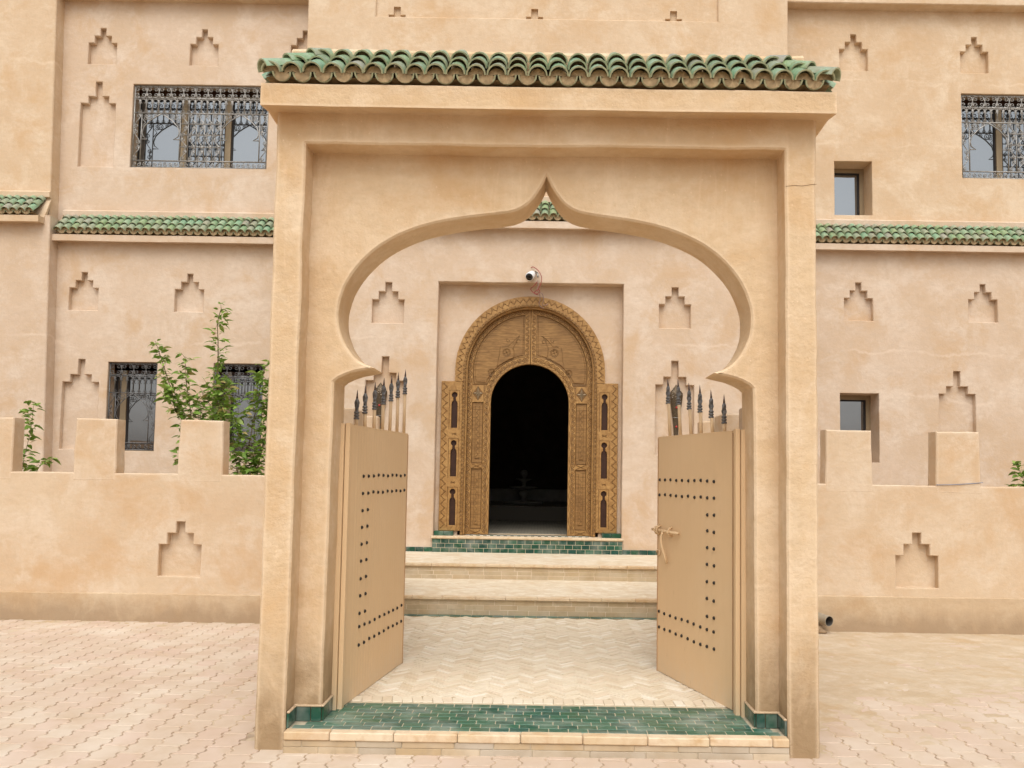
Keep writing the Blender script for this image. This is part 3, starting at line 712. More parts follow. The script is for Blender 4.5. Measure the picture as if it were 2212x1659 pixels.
def mk_leaves():
    gate_leaf((-1.206, 5.345), (-1.032, 6.555), True, 'tan steel gate leaf with pull handle and seven spikes, no sliding bolt', [(.155, 2.131, .005), (.318, 2.181, -.01), (.503, 2.222, .002), (.683, 2.273, .01), (.85, 2.311, .015), (1.022, 2.354, 0), (1.196, 2.398, .004)], 'pull')
    gate_leaf((1.252, 5.39), (.925, 6.44), False, 'tan steel gate leaf with a long sliding bolt and hasp, six spikes', [(.953, 2.337, .05), (.782, 2.315, .05), (.615, 2.27, .045), (.467, 2.237, .025), (.306, 2.19, .028), (.145, 2.142, .01)], 'bolt')
mk_leaves()

# ------------------------------------------------------------------ garden walls
def garden_wall(label, x0, x1, nicheX, merl, zp, seed):
    t = thing('garden_wall', ((x0+x1)/2, 8.89, 0), label, 'wall', 'crenellated garden walls')
    b = MB(); o = wob(rect(x0, x1, -.05, 1.532), .12, .004, seed)
    extrude(b, o, [(wob(niche(nc, .464, (.332, .449, .568), (.223, .137, .046)), .07, .003, seed+q), .085, 0, .008) for q, nc in enumerate(nicheX)], 8.8, 8.985, 0, .010)
    b.build('wall', M['garden'], t)
    b = MB(); XS = [x0+(x1-x0)*q/40 for q in range(41)]; vs = []
    for x in XS:
        k = .006*noise.noise(Vector((x*2, 3, seed)))
        vs += [(x, 8.772+k, -.03), (x, 8.778+k, zp+.008*noise.noise(Vector((x*1.5, 0, seed)))), (x, 8.803, zp+.010)]
    b.add(vs, [(i*3+q, (i+1)*3+q, (i+1)*3+q+1, i*3+q+1) for i in range(40) for q in range(2)], 0, False)
    b.build('plinth', M['plinth'], t)
    for k, (a, c_, hh) in enumerate(merl):
        q = MB(); q.prism(wob([(a-.009, 1.45), (c_+.009, 1.45), (c_-.002, 2.103+hh), (a+.004, 2.105+hh)], .07, .004, seed+20+k), 8.7985, 8.982, 0, .012)
        q.build('merlon', M['garden'], t)
    return t
garden_wall('crenellated ochre garden wall in front of the grilled ground floor windows', -9.2, -1.66, [-3.743, -6.2], [(-9.1, -8.62, 0), (-7.95, -7.5, 0), (-6.05, -5.555, 0), (-4.9, -4.46, 0), (-3.8, -3.338, 0), (-2.72, -2.26, 0)], .277, 3)
gr = garden_wall('crenellated ochre garden wall beside the open drain pipe', 1.66, 9.4, [3.98, 6.6], [(1.95, 2.4, 0), (3.032, 3.515, 0), (4.197, 4.657, 0), (5.33, 5.79, 0), (6.5, 6.95, 0), (7.6, 8.05, 0)], .364, 8)
def passage_wall(label, xin, sg, seed):
    t = thing('passage_wall', (xin+sg*.09, 7, 0), label, 'wall', 'crenellated passage walls')
    x0, x1 = sorted((xin, xin+sg*.18)); b = MB(); b.box(x0, x1, YB+.052, 8.80, -.05, 1.532, 0, .01); b.build('wall', M['garden'], t)
    for (a, c_) in ((5.45, 6.12), (6.66, 6.98), (7.62, 7.72)):
        q = MB(); q.box(x0+.002, x1-.002, a, c_, 1.531, 2.1, 0, .012); q.build('merlon', M['garden'], t)
passage_wall('crenellated passage wall behind the gate leaf with seven spikes', -1.475, -1, 4)
passage_wall('crenellated passage wall behind the gate leaf with the sliding bolt', 1.465, 1, 5)
q = MB(); q.tube([(4.185, 8.792, 1.541), (4.35, 8.790, 1.545), (4.5, 8.790, 1.556), (4.68, 8.792, 1.572)], .0035, 5)
tag(q.build('cable', M['cable']), 'thin grey blue cable along the foot of a merlon', 'cable')
# drain pipe
t = thing('drain_pipe', (3.0, 8.62, .1), 'short grey plastic drain pipe sticking out of the wall foot', 'pipe')
q = MB(); A, B = Vector((2.90, 8.80, .155)), Vector((2.985, 8.60, .140)); d = (B-A).normalized()
for (ra, rb, mi) in ((.054, .054, 0), (.049, .049, 1)):
    n1 = d.orthogonal().normalized(); n2 = d.cross(n1)
    vs = [p+(n1*math.cos(2*math.pi*k/20)+n2*math.sin(2*math.pi*k/20))*r_ for p, r_ in ((A, ra), (B, rb)) for k in range(20)]
    q.add(vs, [(k, (k+1) % 20, 20+(k+1) % 20, 20+k) for k in range(20)], mi, True)
vs = [B+(n1*math.cos(2*math.pi*k/20)+n2*math.sin(2*math.pi*k/20))*r_ for r_ in (.054, .049) for k in range(20)]
q.add(vs, [(k, (k+1) % 20, 20+(k+1) % 20, 20+k) for k in range(20)], 0)
q.add([A+(n1*math.cos(2*math.pi*k/20)+n2*math.sin(2*math.pi*k/20))*.0495 for k in range(20)], [tuple(range(20))], 1)
q.build('pipe', [M['pvc'], M['pipein']], t)
q = MB()
for k in range(5): q.lathe([(.001, -.02), (.05, -.012), (.06, .01), (.035, .03), (.001, .036)], (2.80+.035*k, 8.77-.02*k, .02+.024*(k % 2)), 8)
q.build('mortar_lump', M['plinth'], t)

# ------------------------------------------------------------------ house
house = thing('house', (-.1, 12.2, 0), 'large pink ochre rendered house with stepped niches, tiled cornices and carved arched entrance', 'house')
YU, YL = 12.52, 12.35
CD = .085      # niche depth
def hw(o, seed): return wob(o, .09, .0028, seed)
# central bay, lower
b = MB()
extrude(b, rect(-3.45, 3.52, .3, 5.10), [(hw(rect(-1.462, 1.172, .69, 4.298), 2), .2, None, .008),
    (hw(niche(-2.172, 3.688, (.34, .455, .585), (.226, .136, .047)), 3), CD, 0, .008), (hw(niche(1.902, 3.678, (.34, .455, .585), (.224, .136, .047)), 4), CD, 0, .008),
    (hw(tall(-2.187, 1.87), 5), .085, 0, .008), (hw(tall(1.905, 1.87), 6), .085, 0, .008)], YC, YC+.3, 0, .01, back=False)
b.build('entrance_wall', M['house'], house)
# recessed panel round the door
DC = -.142
def arch(cx, r, zs, z0, k=20): return [(cx-r, z0)]+[(cx-r*math.cos(math.pi*q/k), zs+r*math.sin(math.pi*q/k)) for q in range(k+1)]+[(cx+r, z0)]
b = MB()
extrude(b, rect(-1.47, 1.18, .66, 4.31), [(arch(DC, 1.0, 3.065, .70), None, None, 0)], YC+.2, YC+.5, 0, 0, back=False)
b.build('door_recess', M['house'], house)
# central bay, upper
b = MB(); extrude(b, rect(-3.5, 3.571, 5.06, 9.8), [(hw(rect(-2.501, 2.546, 8.281, 9.6), 7), .045, None, .012)], YC+.17, YC+.4, 0, .01, back=False)
b.build('upper_bay_wall', M['house_up'], house)
b = MB(); extrude(b, rect(-2.6, 2.65, 8.2, 9.65), [(niche(cx, 8.271, (.06, .185, .186), (.123, .05, .05))[:6]+niche(cx, 8.271, (.06, .185, .186), (.123, .05, .05))[8:], .05, 0, .006) for cx in (-2.196, -0.162, 1.894)], YC+.215, YC+.35, 0, 0, back=False)
b.build('inset_panel', M['house_up'], house)
def cornice(x0, x1, yw, yu, zpan, zfb, name='tile_cornice', over=.16, rows=3, cast=None, mat=None):
    """fascia on the wall plane yw under three rows of tiles running back to the set-back wall yu; zpan is the foot of the gutter tiles"""
    b = MB(); XS = [x0+(x1-x0)*q/24 for q in range(25)]; ztf = zpan-.003; zt = zpan+.455
    prof = [(yw+.01, zfb+.02), (yw-over, zfb), (yw-over, ztf), (yw-.02, ztf+.01), (yu-.03, zt-.11), (yu-.085, zt-.10), (yu-.092, zt-.028), (yu-.05, zt), (yu+.02, zt+.006)]
    n = len(prof); vs = []
    for x in XS:
        for (y, z) in prof: vs.append((x, y+.003*noise.noise(Vector((x*3, z*9, 1))), z+.004*noise.noise(Vector((x*2.2, y*9, 5)))))
    fs = [(i*n+q, i*n+q+1, (i+1)*n+q+1, (i+1)*n+q) for i in range(24) for q in range(n-1)]+[tuple(range(n)), tuple(24*n+q for q in range(n))[::-1]]
    b.add(vs, fs)
    c_ = b.build(name, mat or M['house'], house)
    k = int((x1-x0-.13)/PITCH); xo = x0+((x1-x0)-k*PITCH)/2
    xs = [xo+i*PITCH for i in range(k+1)]
    tile_rows(c_, xs, yw-over-.02, zpan+.055, R(41), rows, .150, cast=cast, jit=1.0)
    return c_
cornice(-3.6, 3.67, YC, YC+.17, 5.148, 5.045, cast=lambda x: abs(x-.05) < .75)
# wings
def window(parent, x0, x1, z0, z1, yf, panes, glass, grille=None, fr=.055, gk=None):
    """aluminium frame with panes; grille set in the opening"""
    b = MB(); F_ = []
    b.box(x0, x1, yf, yf+.06, z1-fr, z1); b.box(x0, x1, yf, yf+.06, z0, z0+fr); b.box(x0, x0+fr, yf+.0005, yf+.06, z0+fr, z1-fr); b.box(x1-fr, x1, yf+.0005, yf+.06, z0+fr, z1-fr)
    w = b.build('window', M['alu'], parent)
    xs = [x0+fr]+panes+[x1-fr]
    for i in range(len(xs)-1):
        a, c_ = xs[i], xs[i+1]
        if i < len(xs)-2:
            q = MB(); q.box(c_-.045, c_+.045, yf-.012, yf+.05, z0+fr, z1-fr, 0, .003); q.build('mullion', M['alu'], w)
        ga, gc = a+(.045 if i else 0), c_-(.045 if i < len(xs)-2 else 0)
        q = MB(); th = .022
        for r_ in (rect(ga, ga+th, z0+fr, z1-fr), rect(gc-th, gc, z0+fr, z1-fr), rect(ga+th, gc-th, z1-fr-th, z1-fr), rect(ga+th, gc-th, z0+fr, z0+fr+th)):
            q.box(r_[0][0], r_[1][0], yf+.014, yf+.05, r_[0][1], r_[2][1])
        q.build('gasket', M['gasket'], w)
        q = MB(); q.box(ga+th*.6, gc-th*.6, yf+.034, yf+.042, z0+fr+th*.6, z1-fr-th*.6); q.build('pane', glass, w)
    return w
def spiral(cx, cz, r, a0, turns, y, sgn=1, n=13):
    return [(cx+r*(1-.86*q/(n-1))*math.cos(a0+sgn*turns*2*math.pi*q/(n-1)), y, cz+r*(1-.86*q/(n-1))*math.sin(a0+sgn*turns*2*math.pi*q/(n-1))) for q in range(n)]
def grille(w, x0, x1, z0, z1, y, mat, big, tr=.0088, ncell=11):
    Wd = x1-x0; cell = Wd/ncell
    ztop = z1-.012; zA = ztop-cell*1.0; zB = zA-(.235 if big else .26); zC = z0+.115
    def bar(p, q_, r_=None, name='grille_bar'):
        b = MB(); b.tube([p, q_], r_ or tr*1.15, 5); b.build(name, mat, w)
    for z in (ztop, zA, zB, zC, z0+.012): bar((x0+.004, y, z), (x1-.004, y, z), tr*1.35)
    for x in (x0+.012, x1-.012): bar((x, y, z0+.01), (x, y, z1-.01), tr*1.35)
    s = MB()
    for i in range(ncell):
        cx = x0+cell*(i+.5); cz = (ztop+zA)/2
        if i: s.tube([(x0+cell*i, y, zA), (x0+cell*i, y, ztop)], tr, 4)
        for qx in (-1, 1):
            for qz in (-1, 1):
                R_ = cell*.225; ox, oz = cx+qx*cell*.24, cz+qz*cell*.24
                s.tube(spiral(ox, oz, R_, math.atan2(qz, qx)+math.pi*.55*qx*qz, 1.35, y, -qx*qz, 13), tr*.85, 4)
                s.tube([(cx+qx*cell*.06, y, cz+qz*cell*.42), (cx+qx*cell*.28, y, cz+qz*cell*.47), (cx+qx*cell*.46, y, cz+qz*cell*.30), (cx+qx*cell*.44, y, cz+qz*cell*.06)], tr*.85, 4)
    # arcade band: little rings on balusters
    k = ncell*2
    for i in range(k):
        cx = x0+cell*.5*(i+.5); r_ = cell*.20
        s.tube([(cx+r_*math.cos(math.pi*a/6), y, zA-cell*.27+r_*math.sin(math.pi*a/6)) for a in range(-2, 9)], tr*.85, 4)
        if i:
            bx = x0+cell*.5*i; s.tube([(bx, y, zB), (bx, y, zA-cell*.3), (bx+cell*.0, y, zA)], [tr*1.1, tr*1.3, tr*.8], 4)
            for q in (-1, 1): s.tube(spiral(bx+q*cell*.1, zB+.03, cell*.11, math.pi*.5, 1.0, y, q, 8), tr*.7, 4)
    # lower field
    zl, zh = zC, zB; Hh = zh-zl
    def arched(xa, xb):
        xm = (xa+xb)/2; h = (xb-xa)/2
        for q in (-1, 1):
            # ogee arch bar with a barbed foot
            pts = [(xm-q*h*.05, y, zh), (xm+q*h*.22, y, zh-Hh*.06), (xm+q*h*.55, y, zh-Hh*.15), (xm+q*h*.86, y, zh-Hh*.28), (xm+q*h*.96, y, zh-Hh*.40), (xm+q*h*.90, y, zh-Hh*.49), (xm+q*h*.68, y, zh-Hh*.55), (xm+q*h*1.0, y, zh-Hh*.55)]
            s.tube(pts, tr*1.15, 4)
            s.tube(spiral(xm+q*h*.62, zh-Hh*.07, Hh*.085, math.pi*.5+q*.8, 2.1, y+.003, -q, 20), tr*.8, 4)
            s.tube([(xm+q*h*1.0, y, zl), (xm+q*h*1.0, y, zh)], tr*1.1, 4)
            s.tube(spiral(xm+q*h*.80, zh-Hh*.10, Hh*.06, math.pi*.5-q*.8, 1.6, y, q, 14), tr*.8, 4)
            s.tube(spiral(xm+q*h*.30, zh-Hh*.045, Hh*.04, math.pi*.5, 1.4, y, q, 12), tr*.8, 4)
            s.tube([(xm+q*h*.99, y, zh-Hh*.30), (xm+q*h*.80, y, zh-Hh*.20), (xm+q*h*.97, y, zh-Hh*.12)], tr*.8, 4)
    def scol(xa, xb, n_):
        xm = (xa+xb)/2; wd = (xb-xa)
        for i in range(n_):
            za = zl+Hh*i/n_; zb = zl+Hh*(i+1)/n_; zm = (za+zb)/2; rr_ = min(wd*.30, (zb-za)*.2); q = 1 if i % 2 else -1
            s.tube(spiral(xm+q*wd*.12, za+rr_*1.1, rr_, -math.pi*.5, 1.5, y, q, 14), tr*.8, 4)
            s.tube(spiral(xm-q*wd*.12, zb-rr_*1.1, rr_, math.pi*.5, 1.5, y, q, 14), tr*.8, 4)
            s.tube([(xm+q*wd*.12, y, za+rr_*.1), (xm+q*wd*.34, y, zm-.25*(zb-za)), (xm, y, zm), (xm-q*wd*.34, y, zm+.25*(zb-za)), (xm-q*wd*.12, y, zb-rr_*.1)], tr*.85, 4)
    if big:
        e = .13; a1 = x0+e; a2 = a1+.60; b2 = x1-e; b1 = b2-.60
        scol(x0, a1, 3); scol(b2, x1, 3); arched(a1, a2); arched(b1, b2)
        # crowded middle field: small balusters, scroll columns and cross bars
        for z in (zl+Hh*.30, zl+Hh*.55, zl+Hh*.78): s.tube([(a2, y, z), (b1, y, z)], tr, 4)
        nn = 5
        for i in range(nn+1):
            x = a2+(b1-a2)*i/nn; s.tube([(x, y, zl), (x, y, zh)], tr, 4)
        for i in range(nn): scol(a2+(b1-a2)*i/nn, a2+(b1-a2)*(i+1)/nn, 4)
    else:
        e = .11; scol(x0, x0+e, 3); scol(x1-e, x1, 3); arched(x0+e, x1-e)
    nb = max(4, int(Wd/.15))
    for i in range(nb):
        cx = x0+Wd*(i+.5)/nb; zc = (zC+z0)/2; q = 1 if i % 2 else -1
        s.tube(spiral(cx-.035, zc, .036, math.pi*.5*q, 1.4, y, q, 13), tr*.8, 4); s.tube(spiral(cx+.035, zc, .036, -math.pi*.5*q, 1.4, y, q, 13), tr*.8, 4)
    s.build('scrollwork', mat, w)
def wing(sg, x0, x1, zt, zfb, zlin, up_niches, up_tall, up_wins, lo_niches, lo_tall, lo_wins, seed):
    side_ = 'wing_wall'
    b = MB(); hs_ = [(hw(niche(c, z), seed+i), CD, 0, .008) for i, (c, z) in enumerate(lo_niches)]+[(hw(tall(c, z), seed+9+i), .085, 0, .008) for i, (c, z) in enumerate(lo_tall)]+[(hw(rect(*w[:4]), seed+13+i), w[4], None, .006) for i, w in enumerate(lo_wins)]
    extrude(b, rect(x0, x1, -.05, zt-.2), hs_, YL, YL+.45, 0, 0, back=False); b.build('wing_wall', M['house'], house)
    b = MB(); hs_ = [(hw(niche(c, z), seed+30+i), CD, 0, .008) for i, (c, z) in enumerate(up_niches)]+[(hw(tall(c, z), seed+40+i), .075, 0, .008) for i, (c, z) in enumerate(up_tall)]+[(hw(rect(*w[:4]), seed+50+i), w[4], None, .006) for i, w in enumerate(up_wins)]
    extrude(b, rect(x0, x1, zt-.25, zlin+.2), hs_, YU, YU+.45, 0, 0, back=False); b.build('upper_wing_wall', M['house_up'] if sg > 0 else M['house'], house)
    b = MB(); b.box(x0, x1, YU-.2, YU+.2, zlin, zlin+.9, 0, .012); b.build('lintel_band', M['house_up'], house)
wing(-1, -7.7, -3.35, 5.44, 4.94, 8.815, [(-6.857, 7.81), (-5.283, 7.812), (-3.72, 7.82)], [(-6.88, 6.19)], [(-6.352, -4.25, 6.19, 7.505, .2)], [(-6.86, 3.928), (-5.277, 3.928)], [(-6.838, 1.85)], [(-6.44, -5.705, 1.835, 3.158, .2), (-4.866, -4.122, 1.837, 3.16, .2)], 100)
cornice(-7.285, -3.44, YL, YU, 5.038, 4.94)
wing(1, 3.4, 9.6, 5.51, 4.985, 8.86, [(4.783, 7.895), (6.657, 7.885), (8.53, 7.885)], [], [(6.44, 8.54, 6.22, 7.555, .2), (4.472, 5.05, 5.615, 6.458, .32)], [(4.76, 3.952), (6.627, 3.957), (8.5, 3.957)], [(6.217, 1.87)], [(4.47, 5.05, 1.832, 2.859, .32)], 200)
cornice(3.52, 7.9, YL, YU, 5.078, 4.985)
w = window(house, -6.40, -4.20, 6.14, 7.42, YU+.2, [-5.62, -4.93], M['glass']); grille(w, -6.345, -4.257, 6.195, 7.50, YU+.04, M['grille'], True)
w = window(house, 6.39, 8.59, 6.17, 7.47, YU+.2, [7.12, 7.83], M['glass']); grille(w, 6.445, 8.535, 6.225, 7.55, YU+.04, M['grille'], True)
w = window(house, -6.48, -5.66, 1.80, 3.11, YL+.2, [-6.285], M['glassd']); grille(w, -6.435, -5.71, 1.84, 3.153, YL+.04, M['grilled'], False, .0062, 4)
w = window(house, -4.90, -4.08, 1.80, 3.11, YL+.2, [-4.705], M['glassd']); grille(w, -4.861, -4.127, 1.842, 3.155, YL+.04, M['grilled'], False, .0062, 4)
window(house, 4.44, 5.08, 5.58, 6.49, YU+.32, [], M['glass'], fr=.10); window(house, 4.44, 5.08, 1.80, 2.89, YL+.32, [], M['glassd'], fr=.10)
for (xa, xb, za, zb, y) in ((-6.5, -4.1, 6.1, 7.6, YU+.16), (6.3, 8.6, 6.1, 7.6, YU+.16), (-6.55, -5.6, 1.7, 3.2, YL+.16), (-4.95, -4.0, 1.7, 3.2, YL+.16)):   # head boxes above the frames
    q = MB(); q.box(xa, xb, y+.04, y+.2, zb-.19, zb); q.build('shutter_box', M['wood_shade_dk'], house)
# tower
for nm, z0, z1, yf, xa, xb in (('tower_wall', -.05, 5.3, 12.13, -7.155, -7.295), ('tower_upper_wall', 5.29, 9.7, 12.30, -7.40, -7.50)):
    b = MB(); vs = []
    for z, xr in ((z0, xa), (z1, xb)):
        vs += [(-11.5, yf, z), (xr-.012, yf, z), (xr, yf+.012, z), (xr, 13.1, z), (-11.5, 13.1, z)]
    b.add(vs, [(q, (q+1) % 5, 5+(q+1) % 5, 5+q) for q in range(5)]+[(5, 6, 7, 8, 9), (0, 1, 2, 3, 4)]); b.build(nm, M['house_up'] if z0 > 1 else M['house'], house)
cornice(-9.4, -7.37, 12.13, 12.30, 5.252, 5.155, mat=M['house_up'])

# ---- glazed base under the entrance
q = MB(); q.box(-1.455, 1.172, YC-.0425, YC+.25, .40, .672); base = q.build('entrance_base', M['grout'], house)
for c_ in range(3):
    x = -1.462-(.06 if c_ % 2 else .0); z0 = .487+c_*.0618
    while x < 1.178:
        L = rnd.choice((.112, .122, .118)); x0, x1 = max(-1.462, x), min(1.178, x+L-.0045)
        if x1-x0 > .02: skirt(base, x0, x1, YC-.044, YC-.02, z0, z0+.0575, 'glazed_brick')
        x += L
q = MB(); q.box(-1.482, 1.195, YC-.062, YC+.7, .674, .706, 0, .006); q.build('door_sill', M['nosing'], house)
for sx in (-1, 1):
    for k_ in range(2):
        x0 = (-1.452+k_*.135) if sx < 0 else (.905+k_*.135)
        skirt(base, x0, x0+.131, YC+.06, YC+.20, .707, .768, 'glazed_brick')
for sx in (-1, 1):
    xe = -1.464 if sx < 0 else 1.181
    for k_ in range(10):
        x0, x1 = sorted((xe+sx*(k_*.118+.002), xe+sx*(k_*.118+.115))); skirt(house, x0, x1, YC-.012, YC+.004, .487, .549, 'glazed_brick')

# ---- carved entrance door
YD = YC+.155           # front of the frame
def ringband(mb, cx, ra, rb, zs, zb, ya, yb, k=28, mi=0):
    o = arch(cx, rb, zs, zb, k); i_ = arch(cx, ra, zs, zb, k); n = len(o)
    vs = [(x, ya, z) for x, z in o]+[(x, ya, z) for x, z in i_]+[(x, yb, z) for x, z in o]+[(x, yb, z) for x, z in i_]
    mb.add(vs, [(q, q+1, n+q+1, n+q) for q in range(n-1)]+[(q, 2*n+q, 2*n+q+1, q+1) for q in range(n-1)]+[(n+q, n+q+1, 3*n+q+1, 3*n+q) for q in range(n-1)]+[(0, n, 3*n, 2*n), (n-1, 3*n-1, 4*n-1, 2*n-1)], mi)
def path_arch(cx, r, zs, zb, ds):
    """points along an arch line, with outward normals"""
    out = []; L1 = zs-zb; n1 = max(1, round(L1/ds)); n2 = max(2, round(math.pi*r/ds))
    for q in range(n1): out.append((cx-r, zb+L1*q/n1, -1, 0))
    for q in range(n2+1): a = math.pi*q/n2; out.append((cx-r*math.cos(a), zs+r*math.sin(a), -math.cos(a), math.sin(a)))
    for q in range(1, n1+1): out.append((cx+r, zs-L1*q/n1, 1, 0))
    return out
def zigzag(mb, cx, ra, rb, zs, zb, y, ds, rad, mi=0):
    p = path_arch(cx, (ra+rb)/2, zs, zb, ds); h = (rb-ra)/2; pts = []
    for q, (x, z, nx, nz) in enumerate(p): s = h*(1 if q % 2 else -1); pts.append((x+nx*s, y, z+nz*s))
    mb.tube(pts, rad, 3, mi, smooth=False)
def scallops(mb, cx, r, zs, zb, y, ds, rad, outw=-1, mi=0):
    p = path_arch(cx, r, zs, zb, ds)
    for q in range(len(p)-1):
        x, z, nx, nz = [(a+b_)/2 for a, b_ in zip(p[q], p[q+1])]; tx, tz = p[q+1][0]-p[q][0], p[q+1][1]-p[q][1]; l = math.hypot(tx, tz) or 1; tx /= l; tz /= l
        for f_ in (.48, .27): mb.tube([(x+(tx*math.cos(a)+nx*outw*math.sin(a)*1.1)*l*f_, y, z+(tz*math.cos(a)+nz*outw*math.sin(a)*1.1)*l*f_) for a in [math.pi*k/6 for k in range(7)]], rad, 3, mi, smooth=False)
ZS = 3.065
fr = MB(); ringband(fr, DC, .955, 1.072, ZS, 2.897, YD, YD+.044); ringband(fr, DC, .925, .953, ZS, .715, YD-.012, YD+.14); ringband(fr, DC, .897, .923, ZS, .715, YD+.035, YD+.25)
door = fr.build('entrance_door', M['woodh'], house)
cv = MB(); zigzag(cv, DC, .975, 1.055, ZS, 2.92, YD-.001, .046, .0040); zigzag(cv, DC, .990, 1.030, ZS, 2.92, YD-.001, .046, .0034)
scallops(cv, DC, .952, ZS, .75, YD-.013, .06, .004, -1); cv.build('carved_grooves', M['carve'], door)
# side screens with keyhole openings
for sg in (-1, 1):
    xa, xb = (DC-1.262, DC-.957) if sg < 0 else (DC+.957, DC+1.262)
    xi0, xi1 = (xa+.105, xb-.03) if sg < 0 else (xa+.03, xb-.105)
    ck = (xi0+xi1)/2 + (.012 if sg < 0 else -.012)*0
    def keyhole(zb):
        w_, h_ = .043, .60
        pts = [(ck-w_, zb), (ck+w_, zb), (ck+w_, zb+.345), (ck+w_*.8, zb+.375), (ck+.018, zb+.395), (ck+.018, zb+.435)]
        a0 = math.asin(.018/.042)
        pts += [(ck+.042*math.sin(a0+(2*math.pi-2*a0)*q/10*1.0), zb+.435+.038-.042*math.cos(a0+(2*math.pi-2*a0)*q/10)) for q in range(1, 10)]
        pts += [(ck-.018, zb+.435), (ck-.018, zb+.395), (ck-w_*.8, zb+.375), (ck-w_, zb+.345)]
        return pts
    q = MB(); extrude(q, rect(xa, xb, .768, 2.895), [(keyhole(z), None, None, .004) for z in (.845, 1.535, 2.225)], YD+.004, YD+.036, 0, .006)
    ss = q.build('side_screen', M['woodh'], door)
    q = MB(); q.box(xi0-.01, xi1+.01, YD+.0362, YD+.0435, .768, 2.88); q.build('screen_shade_backing', M['wood_shade_dk'], ss)  # added dark sheet, paints the shade seen through the keyholes
    q = MB(); zx = xa+.052 if sg < 0 else xb-.052
    for hw_, r_ in ((.040, .0042), (.020, .0036)):
        q.tube([(zx+hw_*(1 if k_ % 2 else -1), YD+.003, .80+k_*.0575) for k_ in range(37)], r_, 3, smooth=False)
    zx2 = xi1+.012 if sg < 0 else xi0-.012
    for k_ in range(40): q.tube([(zx2-.006, YD+.003, .80+k_*.052), (zx2+.008, YD+.003, .82+k_*.052)], .003, 3, smooth=False)
    for z in (1.45, 2.14):
        for a in (.5, -.5, 0): q.tube([(ck-.035*math.cos(a), YD+.003, z-.035*math.sin(a)), (ck+.035*math.cos(a), YD+.003, z+.035*math.sin(a))], .0035, 3, smooth=False)
    for z0_ in (.825, 1.515, 2.205):
        q.tube([(ck-.072, YD+.002, z0_), (ck-.072, YD+.002, z0_+.56), (ck+.072, YD+.002, z0_+.56), (ck+.072, YD+.002, z0_)], .004, 3, smooth=False)
    q.build('screen_carving', M['carve'], ss)
